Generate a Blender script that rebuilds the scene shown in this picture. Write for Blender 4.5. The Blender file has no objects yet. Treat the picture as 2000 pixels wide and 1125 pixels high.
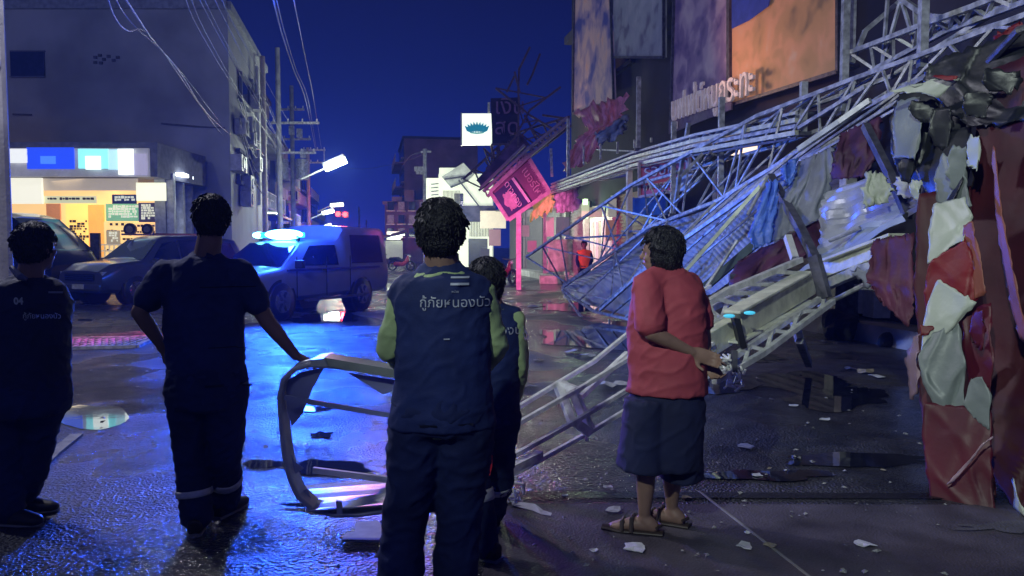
import bpy, bmesh, math, random
from mathutils import Vector as V, Matrix, noise
from mathutils.bvhtree import BVHTree
from math import sin, cos, pi, radians as R, atan2, sqrt, tan, exp
random.seed(7)
SC = bpy.context.scene; C = SC.collection
# ------------------------------------------------------------------ camera
A = math.atan(280/1500); PT = math.atan(82.5/1500); HC = 1.5
cd = bpy.data.cameras.new('camera'); cam = bpy.data.objects.new('camera', cd); C.objects.link(cam)
cd.lens = 27; cd.sensor_width = 36; cd.clip_end = 2000; cd.clip_start = .05
cam.location = (0, 0, HC); cam.rotation_euler = (pi/2-PT, 0, -A); SC.camera = cam
F = V((sin(A), cos(A), 0)); RT = V((cos(A), -sin(A), 0)); Z = V((0, 0, 1)); CAM = V((0, 0, HC))
# ------------------------------------------------------------------ world and exposure
w = bpy.data.worlds.new('World'); SC.world = w; w.use_nodes = True; nt = w.node_tree
bgn = nt.nodes['Background']; tc = nt.nodes.new('ShaderNodeTexCoord'); sx = nt.nodes.new('ShaderNodeSeparateXYZ')
rp = nt.nodes.new('ShaderNodeValToRGB'); nt.links.new(tc.outputs['Generated'], sx.inputs[0]); nt.links.new(sx.outputs['Z'], rp.inputs[0])
nt.links.new(rp.outputs[0], bgn.inputs[0]); bgn.inputs[1].default_value = .72
el = rp.color_ramp.elements
el[0].position = 0.0; el[0].color = (.011, .028, .33, 1); el[1].position = .62; el[1].color = (.006, .007, .05, 1)
for p_, c_ in ((.09, (.010, .024, .29, 1)), (.2, (.009, .019, .17, 1)), (.36, (.0058, .008, .06, 1))):
    e = el.new(p_); e.color = c_
SC.view_settings.view_transform = 'Standard'; SC.view_settings.look = 'None'; SC.view_settings.exposure = 0; SC.view_settings.gamma = 1
SC.cycles.max_bounces = 6; SC.cycles.sample_clamp_indirect = 6; SC.cycles.caustics_reflective = False; SC.cycles.caustics_refractive = False
SC.cycles.volume_bounces = 0; SC.cycles.volume_step_rate = 4

def ray(px, py):
    u = (px-1000)/1500; v = (562.5-py)/1500
    return F*(cos(PT)+v*sin(PT)) + RT*u + Z*(v*cos(PT)-sin(PT))
def P(px, py, D):
    r = ray(px, py); return CAM + r*(D/(r.x*F.x+r.y*F.y))
def G(px, py, z=0.0):
    r = ray(px, py); return CAM + r*((z-HC)/r.z)
def PX(px, py, X):
    r = ray(px, py); return CAM + r*(X/r.x)

def light(kind, loc, energy, color, size=.1, target=None, angle=60, blend=.6, name='lamp_light'):
    l = bpy.data.lights.new(name, kind); l.energy = energy; l.color = color
    if kind == 'AREA': l.shape = 'SQUARE'; l.size = size
    else: l.shadow_soft_size = size
    if kind == 'SPOT': l.spot_size = R(angle); l.spot_blend = blend
    o = bpy.data.objects.new(name, l); C.objects.link(o); o.location = loc
    if target is not None: o.rotation_euler = (V(target)-V(loc)).to_track_quat('-Z', 'Y').to_euler()
    return o
BAR = P(572, 466, 16.6)                                   # where the light bar stands
light('SPOT', BAR+V((0, -.35, .12)), 4000, (.015, .085, 1), .22, G(640, 800), 100, .9, 'beacon_light')
light('POINT', BAR+V((.15, -.3, .5)), 420, (.02, .1, 1), .3, name='beacon_light')
light('SPOT', BAR+V((.9, -.3, .3)), 7000, (1, .14, .4), .1, P(1100, 470, 28), 32, .9, 'beacon_light')
light('SPOT', BAR+V((-.6, -.35, .2)), 2600, (1, .05, .3), .1, G(215, 660), 24, .8, 'beacon_light')
light('SPOT', BAR+V((.6, -.45, .3)), 1700, (.08, .22, 1), .1, P(1400, 480, 13), 44, .9, 'beacon_light')
light('SPOT', (-4.5, -4.0, 6.5), 3100, (.86, 1, .88), .12, (7.0, 7.2, 1.0), 44, 1.0, 'street_lamp_light')
light('POINT', (-3.4, 7.5, 5.8), 640, (.9, .88, 1), .2, name='street_lamp_light')
light('POINT', (-10.5, 11, 9), 850, (.8, .85, 1), .3, name='street_lamp_light')
light('POINT', (-2.5, -5, 8.5), 220, (.5, .55, 1), 1.2, name='street_lamp_light')  # soft fill added behind the camera to lift the darks
light('SPOT', BAR+V((.8, -.45, .3)), 900, (1, .1, .6), .1, P(1240, 660, 4), 18, .9, 'beacon_light')

# ------------------------------------------------------------------ materials
MATS = {}
def mat(name, col, rough=.6, metal=0, var=.25, vs=6, bump=.0, bs=40, emit=None, es=1, alpha=None, spec=None, col2=None, coat=0, trans=0):
    if name in MATS: return MATS[name]
    m = bpy.data.materials.new(name); m.use_nodes = True; t = m.node_tree; b = t.nodes['Principled BSDF']
    co = t.nodes.new('ShaderNodeTexCoord'); n = t.nodes.new('ShaderNodeTexNoise'); n.inputs['Scale'].default_value = vs; n.inputs['Detail'].default_value = 6
    t.links.new(co.outputs['Object'], n.inputs['Vector'])
    r = t.nodes.new('ShaderNodeValToRGB'); t.links.new(n.outputs[0], r.inputs[0])
    c2 = col2 or tuple(max(0, c*(1-var)) for c in col); c1 = col if col2 else tuple(c*(1+var*.6) for c in col)
    r.color_ramp.elements[0].position = .35; r.color_ramp.elements[0].color = (*c2, 1)
    r.color_ramp.elements[1].position = .65; r.color_ramp.elements[1].color = (*c1, 1)
    t.links.new(r.outputs[0], b.inputs['Base Color'])
    b.inputs['Roughness'].default_value = rough; b.inputs['Metallic'].default_value = metal
    if spec is not None: b.inputs['Specular IOR Level'].default_value = spec
    if coat: b.inputs['Coat Weight'].default_value = coat; b.inputs['Coat Roughness'].default_value = .08
    if trans: b.inputs['Transmission Weight'].default_value = trans
    if alpha is not None: b.inputs['Alpha'].default_value = alpha
    if bump:
        n2 = t.nodes.new('ShaderNodeTexNoise'); n2.inputs['Scale'].default_value = bs; n2.inputs['Detail'].default_value = 5
        t.links.new(co.outputs['Object'], n2.inputs['Vector'])
        bn = t.nodes.new('ShaderNodeBump'); bn.inputs['Strength'].default_value = bump; bn.inputs['Distance'].default_value = .02
        t.links.new(n2.outputs[0], bn.inputs['Height']); t.links.new(bn.outputs[0], b.inputs['Normal'])
    if emit: b.inputs['Emission Color'].default_value = (*emit, 1); b.inputs['Emission Strength'].default_value = es
    MATS[name] = m; return m

def asphalt(name, wet, col=(.035, .035, .045), base=.24, spread=.3, bump=1.0, gs=70):
    m = bpy.data.materials.new(name); m.use_nodes = True; t = m.node_tree; b = t.nodes['Principled BSDF']; L = t.links.new
    co = t.nodes.new('ShaderNodeTexCoord')
    def nz(s, d=6, k='ShaderNodeTexNoise'):
        n = t.nodes.new(k); n.inputs['Scale'].default_value = s
        if 'Detail' in n.inputs: n.inputs['Detail'].default_value = d
        L(co.outputs['Object'], n.inputs['Vector']); return n
    big = nz(.55); mid = nz(3.2); fine = nz(gs, 3); cr = nz(gs*.8, 0, 'ShaderNodeTexVoronoi')
    r = t.nodes.new('ShaderNodeValToRGB'); L(mid.outputs[0], r.inputs[0])
    r.color_ramp.elements[0].position = .3; r.color_ramp.elements[0].color = (*[c*.55 for c in col], 1)
    r.color_ramp.elements[1].position = .72; r.color_ramp.elements[1].color = (*[c*1.7 for c in col], 1)
    L(r.outputs[0], b.inputs['Base Color'])
    mr = t.nodes.new('ShaderNodeMapRange'); L(big.outputs[0], mr.inputs[0]); mr.inputs[1].default_value = .42; mr.inputs[2].default_value = .62
    mr.inputs[3].default_value = base-.14*wet; mr.inputs[4].default_value = base+spread; L(mr.outputs[0], b.inputs['Roughness'])
    mx = t.nodes.new('ShaderNodeMath'); mx.operation = 'ADD'; L(fine.outputs[0], mx.inputs[0]); L(cr.outputs['Distance'], mx.inputs[1])
    m2 = t.nodes.new('ShaderNodeMath'); m2.operation = 'MULTIPLY_ADD'; L(mid.outputs[0], m2.inputs[0]); m2.inputs[1].default_value = 3.5; L(mx.outputs[0], m2.inputs[2])
    bs = t.nodes.new('ShaderNodeMapRange'); L(big.outputs[0], bs.inputs[0]); bs.inputs[1].default_value = .38; bs.inputs[2].default_value = .52
    bs.inputs[3].default_value = .6*bump; bs.inputs[4].default_value = bump
    bn = t.nodes.new('ShaderNodeBump'); bn.inputs['Distance'].default_value = .013; L(bs.outputs[0], bn.inputs['Strength'])
    L(m2.outputs[0], bn.inputs['Height']); L(bn.outputs[0], b.inputs['Normal'])
    b.inputs['Specular IOR Level'].default_value = .7
    return m

steel = mat('weathered_steel', (.5, .51, .53), .4, .15, .5, 9, .2, 60)
steeld = mat('dark_steel', (.12, .12, .15), .5, .3, .4, 10, .2, 60)
rust = mat('rusty_steel', (.16, .1, .12), .7, .1, .4, 20)
whitep = mat('white_paint', (.72, .72, .7), .45, 0, .15, 8, .05)
cream = mat('cream_steel', (.78, .78, .6), .4, .1, .25, 7, .15, 30)
concr = mat('concrete', (.3, .3, .32), .75, 0, .3, 3, .3, 30)
wallw = mat('painted_wall', (.42, .43, .46), .7, 0, .3, .4, .05, 20)
walld = mat('dark_wall', (.035, .035, .06), .8, 0, .3, 1.0, .2, 10)
wallb = mat('far_wall', (.16, .17, .24), .8, 0, .3, .6)
wallp = mat('far_wall_pink', (.3, .24, .3), .8, 0, .3, .6)
black = mat('black_rubber', (.012, .012, .015), .5, 0, .2)
glassd = mat('dark_glass', (.01, .012, .03), .08, 0, .1, spec=.8)
chrome = mat('chrome', (.6, .6, .65), .15, 1, .1)
tube_ = mat('lit_tube', (.9, .95, .8), .4, emit=(.86, 1, .72), es=9)
tubef = mat('lit_tube_far', (.9, .95, .85), .4, emit=(.85, 1, .72), es=12)

# ------------------------------------------------------------------ mesh helpers
class MB:
    def __init__(s): s.bm = bmesh.new()
    def add(s, vs, fs):
        v = [s.bm.verts.new(p) for p in vs]
        for f in fs:
            try: s.bm.faces.new([v[i] for i in f])
            except ValueError: pass
        return s
    def box(s, c, d, u=None, v=None, w_=None):
        u = u or V((1, 0, 0)); v = v or V((0, 1, 0)); w_ = w_ or Z; c = V(c)
        p = [c+u*(d[0]/2*a)+v*(d[1]/2*b)+w_*(d[2]/2*e) for e in (-1, 1) for b in (-1, 1) for a in (-1, 1)]
        return s.add(p, [(0, 2, 3, 1), (4, 5, 7, 6), (0, 1, 5, 4), (2, 6, 7, 3), (0, 4, 6, 2), (1, 3, 7, 5)])
    def bar(s, a, b, w_=.04, h=None):
        a = V(a); b = V(b); d = b-a; L = d.length
        if L < 1e-5: return s
        d.normalize(); u = d.cross(Z); u = u.normalized() if u.length > .01 else V((1, 0, 0)); v = u.cross(d)
        return s.box((a+b)/2, (L, w_, h or w_), d, u, v)
    def tube(s, pts, r=.02, n=8, cap=True, sx=1, side=None):
        pts = [V(p) for p in pts]; N = len(pts); rs = r if isinstance(r, (list, tuple)) else [r]*N; vs = []; fs = []
        pu = None
        for i, p in enumerate(pts):
            d = (pts[min(i+1, N-1)]-pts[max(i-1, 0)]).normalized()
            u = (side - d*side.dot(d)) if side is not None else (pu-d*pu.dot(d) if pu else d.cross(Z))
            if u.length < .05: u = d.cross(V((1, 0, 0)))
            u.normalize(); pu = u; v = d.cross(u)
            ra = rs[i] if isinstance(rs[i], (list, tuple)) else (rs[i]*sx, rs[i])
            for k in range(n):
                a = 2*pi*k/n; vs.append(p+u*(cos(a)*ra[0])+v*(sin(a)*ra[1]))
        for i in range(N-1):
            for k in range(n): fs.append((i*n+k, i*n+(k+1) % n, (i+1)*n+(k+1) % n, (i+1)*n+k))
        if cap: fs += [tuple(range(n))[::-1], tuple((N-1)*n+k for k in range(n))]
        return s.add(vs, fs)
    def ell(s, c, r, u=None, v=None, w_=None, n=16, m=10):
        u = u or V((1, 0, 0)); v = v or V((0, 1, 0)); w_ = w_ or Z; c = V(c); vs = [c-w_*r[2]]; fs = []
        for i in range(1, m):
            t = -pi/2+pi*i/m
            for k in range(n):
                a = 2*pi*k/n; vs.append(c+u*(r[0]*cos(t)*cos(a))+v*(r[1]*cos(t)*sin(a))+w_*(r[2]*sin(t)))
        vs.append(c+w_*r[2]); T = len(vs)-1
        for k in range(n):
            fs.append((0, 1+(k+1) % n, 1+k)); fs.append((T, 1+(m-2)*n+k, 1+(m-2)*n+(k+1) % n))
            for i in range(m-2): fs.append((1+i*n+k, 1+i*n+(k+1) % n, 1+(i+1)*n+(k+1) % n, 1+(i+1)*n+k))
        return s.add(vs, fs)
    def limb(s, pts, rs, n=14, sx=1, side=None):          # tube with round ends
        s.tube(pts, rs, n, True, sx, side)
        for p, r in ((pts[0], rs[0]), (pts[-1], rs[-1])):
            q = r if isinstance(r, (int, float)) else min(r); s.ell(p, (q, q, q), n=12, m=8)
        return s
    def prism(s, poly, h):                                # poly: world points, extruded by vector h
        n = len(poly); h = V(h); vs = [V(p) for p in poly]+[V(p)+h for p in poly]
        return s.add(vs, [tuple(range(n))[::-1], tuple(n+i for i in range(n))]+[(i, (i+1) % n, n+(i+1) % n, n+i) for i in range(n)])
    def grid(s, rows, th=0.0):                            # rows of points; th thickness
        n = len(rows); m = len(rows[0])
        vs = [p for r in rows for p in r]
        fs = [(i*m+j, i*m+j+1, (i+1)*m+j+1, (i+1)*m+j) for i in range(n-1) for j in range(m-1)]
        return s.add(vs, fs)
    def build(s, name, m, parent=None, smooth=False, solid=0, bevel=0):
        me = bpy.data.meshes.new(name)
        bmesh.ops.recalc_face_normals(s.bm, faces=s.bm.faces)
        if bevel:
            bmesh.ops.bevel(s.bm, geom=list(s.bm.edges), offset=bevel, segments=2, affect='EDGES', profile=.6)
        off = V(parent.get('_o', (0, 0, 0))) if parent is not None else V((0, 0, 0))
        if off.length: bmesh.ops.translate(s.bm, verts=s.bm.verts, vec=-off)
        s.bm.to_mesh(me); s.bm.free()
        o = bpy.data.objects.new(name, me); C.objects.link(o); me.materials.append(m)
        if smooth:
            for p in me.polygons: p.use_smooth = True
        if solid:
            md = o.modifiers.new('thickness', 'SOLIDIFY'); md.thickness = solid
        if parent is not None: o.parent = parent; o['_o'] = tuple(off)
        return o
def tag(o, label, cat, group=None):
    o['label'] = label; o['category'] = cat
    if group: o['group'] = group
    return o
def thing(name, label, cat, loc=(0, 0, 0), group=None):
    o = bpy.data.objects.new(name, None); C.objects.link(o); o.location = loc; o['_o'] = tuple(loc); o.empty_display_size = .2
    return tag(o, label, cat, group)
def struct(o, k='structure'): o['kind'] = k; return o
def dup(root, loc, label, rz=0):
    def cp(o, par):
        c = o.copy(); C.objects.link(c); c.parent = par
        for ch in o.children: cp(ch, c)
        return c
    r = cp(root, None); r.location = loc; r.rotation_euler.z += rz; r['label'] = label; return r
def lerp(a, b, t): return a+(b-a)*t
def along(pts, t):
    n = len(pts)-1; x = min(t*n, n-1e-6); i = int(x); return pts[i].lerp(pts[i+1], x-i)
def text(body, size, m, name, parent, org, u, v, ext=.004, bold=0, align='LEFT', proj=None):
    cu = bpy.data.curves.new('text', 'FONT'); cu.body = body; cu.size = size; cu.extrude = ext; cu.offset = bold; cu.align_x = align; cu.resolution_u = 4
    o = bpy.data.objects.new('text', cu); C.objects.link(o); dg = bpy.context.evaluated_depsgraph_get(); dg.update()
    me = bpy.data.meshes.new_from_object(o.evaluated_get(dg)); bpy.data.objects.remove(o)
    off = V(parent.get('_o', (0, 0, 0))) if parent is not None else V((0, 0, 0)); n = u.cross(v)
    for q in me.vertices:
        p = V(org)+u*q.co.x+v*q.co.y
        if proj:
            h = proj[0].ray_cast(p+n*.6, -n)
            if h[0] is not None: p = h[0]+n*(.003+.001*(q.co.z > 0))
        else: p = p+n*q.co.z
        q.co = p-off
    me.materials.clear(); me.materials.append(m); ob = bpy.data.objects.new(name, me); C.objects.link(ob)
    if parent is not None: ob.parent = parent
    return ob
def cloth(left, right, n=22, m=16, amp=.05, fx=5, fy=1.3, tear=.02, seed=0, nrm=None):
    """a rumpled sheet lofted between two edge polylines"""
    left = [V(p) for p in left]; right = [V(p) for p in right]; nrm = nrm or -F; rows = []
    for i in range(n+1):
        t = i/n; a = along(left, t); b = along(right, t); row = []
        for j in range(m+1):
            q = a.lerp(b, j/m); z1 = noise.noise(V((j/m*fx+seed, t*fy, seed)))+.45*noise.noise(V((j/m*fx*2.7+seed, t*fy*2.6, seed+5)))
            q = q + nrm*(amp*z1*1.6)
            if j in (0, m) or i in (0, n): q = q + RT*(tear*noise.noise(V((t*19+seed, j*3.1, 1))))*2 + Z*(tear*noise.noise(V((j*1.7+seed, t*23, 4))))*2
            row.append(q)
        rows.append(row)
    return MB().grid(rows)

# ================================================================== ground
def sheet(name, pts, m, z, k='structure'):
    return struct(MB().add([V((p[0], p[1], z)) for p in pts], [tuple(range(len(pts)))]).build(name, m), k)
ROAD = asphalt('wet_asphalt', 1.0, (.042, .042, .052), gs=66)
sheet('road', [(-300, -60), (300, -60), (300, 500), (-300, 500)], ROAD, 0)
pav = asphalt('damp_concrete', .5, (.075, .066, .085), .5, .25, .3, 90)
def camrect(px0, px1, y0, y1): return [G(px0, y0), G(px1, y0), G(px1, y1), G(px0, y1)]
q = [G(985, 985), G(2600, 990), G(3600, 1900), G(700, 1900)]
sheet('pavement', q, pav, .006)
q = [G(1000, 962), G(1480, 964), G(2300, 968), G(2300, 978), G(1480, 975), G(1000, 974)]
sheet('drain_channel', q, asphalt('drain_dark', 1, (.012, .012, .016), .3, .2, .3), .008)
wm = mat('puddle_water', (.012, .014, .024), .03, 0, .3, 3, .02, 6, spec=.8)
def blob(px, py, rx, ry, n=40, seed=0, rough=.3):
    pts = []
    for k in range(n):
        a = 2*pi*k/n; r = 1+rough*noise.noise(V((cos(a)*1.6+seed, sin(a)*1.6, seed)))*2+rough*.5*noise.noise(V((cos(a)*5+seed, sin(a)*5, seed)))
        pts.append(G(px+rx*r*cos(a), py+ry*r*sin(a)))
    return pts
for i, (px, py, rx, ry) in enumerate([(182, 815, 80, 22), (1180, 660, 130, 22), (1640, 775, 120, 22), (1560, 745, 110, 18),
        (1450, 700, 80, 10), (640, 915, 62, 14), (520, 908, 50, 7), (630, 850, 20, 6), (610, 800, 40, 5), (1420, 755, 60, 14), (1120, 600, 70, 8), (640, 623, 70, 10),
        (660, 990, 90, 8), (780, 560, 60, 6), (880, 600, 60, 8), (1700, 900, 160, 14), (1500, 930, 120, 10)]):
    sheet('puddle', blob(px, py, rx, ry, seed=i*3.7, rough=.12 if i == 0 else .3), wm, .004+.0004*i)
# lighter dry patches
for i, (px, py, rx, ry) in enumerate([(1950, 1035, 120, 10)]):
    sheet('dry_patch', blob(px, py, rx, ry, seed=50+i*3.7, rough=.5), asphalt('dry_patch%d' % i, 0, (.095, .09, .1), .6, .2, .3, 80), .0125+.0005*i)
# white kerb edge on the left and drain grate
kp = [G(60, 930), G(105, 888), G(150, 852)]
mb = MB()
for a, b in zip(kp, kp[1:]): mb.bar(a+Z*.006, b+Z*.006, .09, .03)
struct(mb.build('kerb', mat('kerb_paint', (.25, .25, .26), .6, 0, .4, 6)))
gr = thing('drain_grate', 'flat steel drain grate in the road left of the man with hand on hip', 'grate', G(180, 672))
g0 = G(180, 672); mb = MB()
for i in range(15): mb.bar(g0+V((-.72+i*.1, -.55, .02)), g0+V((-.72+i*.1+.1, .55, .02)), .025)
for i in range(5): mb.bar(g0+V((-.75, -.5+i*.25, .022)), g0+V((.72, -.5+i*.25, .022)), .025)
mb.build('bars', steel, gr)
mb = MB(); 
for s_ in (-1, 1): mb.bar(g0+V((-.8, .6*s_, .015)), g0+V((.8, .6*s_, .015)), .06); mb.bar(g0+V((.8*s_, -.57, .015)), g0+V((.8*s_, .57, .015)), .06)
mb.build('rim', steel, gr)
# pavement joints
mb = MB(); mb.bar(G(1365, 962)+Z*.009, G(1620, 1160)+Z*.009, .012, .006); struct(mb.build('pavement_joint', mat('joint', (.3, .3, .3), .7)))

rg = random.Random(11); gm = MB()
for k in range(520):
    px = rg.uniform(150, 1850); py = 560+565*rg.random()**1.4; g = G(px, py, .012); r_ = rg.uniform(.004, .016)*(1+g.y*.12); a_ = rg.random()*6.3
    gm.add([g+V((cos(a_+t_)*r_*rg.uniform(.5, 1.3), sin(a_+t_)*r_, rg.random()*r_*.6)) for t_ in (0, 1.4, 2.9, 4.5)]+[g+Z*r_*.7], [(0, 1, 4), (1, 2, 4), (2, 3, 4), (3, 0, 4)])
struct(gm.build('debris_grit', mat('grit', (.3, .3, .3), .7, 0, .6, 60)), 'stuff')
def cloth2(left, right, n=36, m=24, amp=.05, tear=.02, seed=0, diag=1.0):
    """hanging vinyl: low soft folds, a few sharp diagonal creases, ragged edges"""
    left = [V(p) for p in left]; right = [V(p) for p in right]; rows = []
    for i in range(n+1):
        t = i/n; a = along(left, t); b = along(right, t); W_ = (b-a).length; H_ = (left[-1]-left[0]).length; row = []
        for j in range(m+1):
            s_ = j/m; q = a.lerp(b, s_); x = s_*W_; y = t*H_
            lo = noise.noise(V((x*3.2+seed, y*.9, seed))); d1 = noise.noise(V((x*2.6+y*1.7*diag+seed*2, y*.7-x*.4, seed+3))); d2 = noise.noise(V((x*5-y*3*diag, y*2+x+seed, seed+9)))
            q = q-F*(amp*(1.3*lo+1.5*max(0, 1-abs(d1)*5)+.7*max(0, 1-abs(d2)*5)))
            e = min(j, m-j, i, n-i)
            if e == 0: q = q+RT*(tear*(noise.noise(V((y*7+seed, j, 1)))+.6*noise.noise(V((y*21, seed+j, 2)))))+Z*(tear*(noise.noise(V((x*8+seed, i, 4)))+.7*noise.noise(V((x*24, seed+i, 5)))))
            row.append(q)
        rows.append(row)
    return MB().grid(rows)

# ================================================================== left corner building with the shop
N_ = -F
C0 = P(455, 560, 28.5); C0.z = 0
def fl(px, D, z): p = P(px, 480, D); p.z = z; return p
H0 = 10.1
bld = thing('shop_building', 'large plain blue grey building above the brightly lit shop on the left corner', 'building', C0)
dn = V((0, 1, 0))
mb = MB(); base = [C0, C0-RT*17, C0-RT*17+dn*10, C0+dn*10.5]
mb.prism(base, V((0, 0, H0))); mb.build('wall', wallw, bld)
mb = MB(); t0 = [p+Z*H0 for p in base]
for a, b in zip(t0, t0[1:]+t0[:1]): mb.bar(a+Z*.15, b+Z*.15, .25, .3)
mb.build('parapet', mat('parapet', (.33, .35, .4), .8), bld)
def wrect(name, m, par, px0, px1, y0, y1, D, th=.08, off=.0):
    a = P(px0, y1, D); b = P(px1, y0, D); c = (a+b)/2
    return MB().box(c+N_*off, ((b-a).dot(RT), th, b.z-a.z), RT, F, Z).build(name, m, par)
w1 = wrect('window', mat('navy_window', (.02, .025, .09), .25), bld, 22, 86, 101, 149, 28.42)
wrect('frame', wallb, w1, 20, 88, 99, 101, 28.38); wrect('frame', wallb, w1, 20, 88, 149, 151, 28.38)
# letters and small fixtures on the wall
mb = MB()
for i, (x, y) in enumerate(((186, 112), (195, 108), (203, 116), (212, 110), (222, 118), (186, 122), (197, 123), (230, 112))):
    mb.box(P(x, y, 28.45), (.12, .06, .1), RT, F, Z)
mb.build('wall_bracket', steeld, bld)
MB().bar(P(25, 223, 28.4), P(62, 224, 28.4), .05).build('conduit', steeld, bld)
mb = MB(); mb.bar(P(315, 241, 28.4), P(385, 247, 28.4), .05); mb.bar(P(385, 247, 28.4), P(440, 250, 28.4), .04); mb.build('conduit', steeld, bld)
# side facade details: windows, pipes, air conditioners
def sX(px, py, X=C0.x): return PX(px, py, X)
for (a, b, y0, y1) in ((466, 482, 150, 190), (488, 497, 165, 200), (462, 478, 300, 350), (487, 500, 300, 345)):
    p = sX(a, y0, C0.x+.02); q_ = sX(b, y0, C0.x+.02); zb = sX(a, y1, C0.x+.02).z
    m_ = MB().box(((p.x+.03), (p.y+q_.y)/2, (p.z+zb)/2), (.1, q_.y-p.y, p.z-zb)); wv = m_.build('window', glassd, bld)
    mb = MB()
    for yy in (p.y, q_.y): mb.box((p.x+.07, yy, (p.z+zb)/2), (.12, .12, p.z-zb+.2))
    mb.box((p.x+.09, (p.y+q_.y)/2, p.z+.12), (.16, q_.y-p.y+.4, .14)); mb.box((p.x+.09, (p.y+q_.y)/2, zb-.12), (.2, q_.y-p.y+.4, .14))
    mb.build('frame', wallb, wv)
def pipe(name, par, px, y0, y1, X, r, m):
    a = PX(px, y0, X); b = a.copy(); b.z = HC+(480-y1)/(480-y0)*(a.z-HC) if y0 != 480 else 0
    return MB().tube([a, b], r, 10).build(name, m, par)
pipe('drain_pipe', bld, 501, 130, 400, C0.x+.25, .09, whitep); pipe('drain_pipe', bld, 512, 110, 470, C0.x+.3, .12, mat('pipe_red', (.5, .42, .4), .5))
rng = random.Random(3)
for i in range(9):
    y = 200+rng.random()*190; x = 462+rng.random()*45; p = sX(x, y, C0.x+.25)
    a_ = MB().box(p, (.4, .85, .6)).build('air_conditioner', mat('ac_white', (.5, .5, .52), .5), bld)
    MB().tube([p+V((.2, 0, 0)), p+V((.23, 0, 0))], .22, 14).build('fan', steeld, a_)
# clutter of cables on the side wall
for i in range(10):
    x0 = 462+rng.random()*15; y0 = 170+rng.random()*100; a = sX(x0, y0, C0.x+.3); b = sX(x0+30+rng.random()*15, y0+60+rng.random()*60, C0.x+.35)
    MB().tube([a, a.lerp(b, .3)-Z*.3, a.lerp(b, .7)-Z*.35, b], .025, 5).build('wall_cable', whitep if i % 3 == 0 else steeld, bld)
# side bay with two down lights
S0 = P(325, 480, 25.0); S0.z = 0
shop = thing('corner_shop', 'brightly lit single storey corner shop with white and blue sign band and yellow window posters', 'shop', S0)
sw = mat('shop_wall', (.5, .52, .55), .6); lit_in = mat('lit_interior', (.8, .72, .5), .6, emit=(1, .72, .34), es=.9)
L_ = P(-60, 480, 25.0); L_.z = 0
wid = (S0-L_).length
# storeys: podium, side wall, roof slab, interior
MB().box(S0-RT*(wid/2)+Z*.16-N_*1.9, (wid, 4.2, .32), RT, F, Z).build('podium', concr, shop)
MB().prism([S0+Z*.32, S0+dn*3.9+Z*.32, S0+dn*3.9-RT*.3+Z*.32, S0-RT*.35+Z*.32], V((0, 0, 3.6))).build('side_wall', sw, shop)
pil = MB()
for t in (.05, 1.35, 2.65): pil.box(S0+dn*(t+.2)+V((.12, 0, 2.1)), (.22, .3, 3.5))
pil.build('pilaster', mat('pilaster', (.6, .62, .62), .5), shop)
for t in (.75, 2.1):
    l_ = MB().box(S0+dn*t+V((.25, 0, 3.85)), (.5, .7, .1)).build('down_light', mat('cool_lamp', (.9, .95, 1), .4, emit=(.85, .95, 1), es=6), shop)
    light('SPOT', S0+dn*t+V((.5, -.1, 3.7)), 60, (.85, .93, 1), .1, S0+dn*t+V((.1, 0, 0)), 80, .8, 'down_light_beam')
# deep dark slab over the shop, its sign band and fascia
SD = 24.0
def sp(px, py, D=SD): return P(px, py, D)
a = sp(-70, 345); b = sp(302, 277)
MB().box((a+b)/2-N_*2.0, ((b-a).dot(RT), 3.9, b.z-a.z), RT, F, Z).build('canopy', mat('canopy', (.2, .21, .27), .6), shop)
MB().prism([sp(302, 277)-N_*.05, sp(302, 345)-N_*.05, P(372, 362, 28), P(372, 330, 28)], RT*.06).build('canopy_side', mat('canopy', (.2, .21, .27)), shop)
sgn = MB().box((sp(16, 345, SD-.1)+sp(290, 290, SD-.1))/2, ((sp(290, 290)-sp(16, 345)).dot(RT), .12, (sp(0, 290)-sp(0, 345)).z), RT, F, Z).build('sign_band', mat('sign_grey', (.45, .45, .48), .5, 0, .5, 1.5, emit=(.5, .5, .55), es=.32), shop)
def emat(n, c, e): return mat(n, c, .5, 0, .12, 3, emit=c, es=e*1.55)
for (x0, x1, y0, y1, c, e, nm) in ((17, 54, 291, 318, (.7, .72, .7), .8, 'sign_white_soft'), (54, 144, 288, 330, (.02, .07, .75), .75, 'sign_blue'), (80, 108, 305, 320, (.06, .2, .8), .8, 'sign_blue_light'), (154, 212, 291, 329, (.25, .75, .78), .85, 'sign_cyan'),
        (168, 196, 305, 331, (.9, .98, .9), 1.0, 'sign_white'), (212, 236, 292, 331, (.42, .7, .78), .8, 'sign_pale_cyan'), (232, 260, 291, 341, (.92, .96, .94), 1.05, 'sign_white'), (260, 286, 300, 342, (.35, .33, .45), .6, 'sign_mauve')):
    wrect('sign_panel', emat(nm, c, e), sgn, x0, x1, y0, y1, SD-.22 if nm not in ('sign_blue_light', 'sign_white') else SD-.26, .05)
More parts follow.
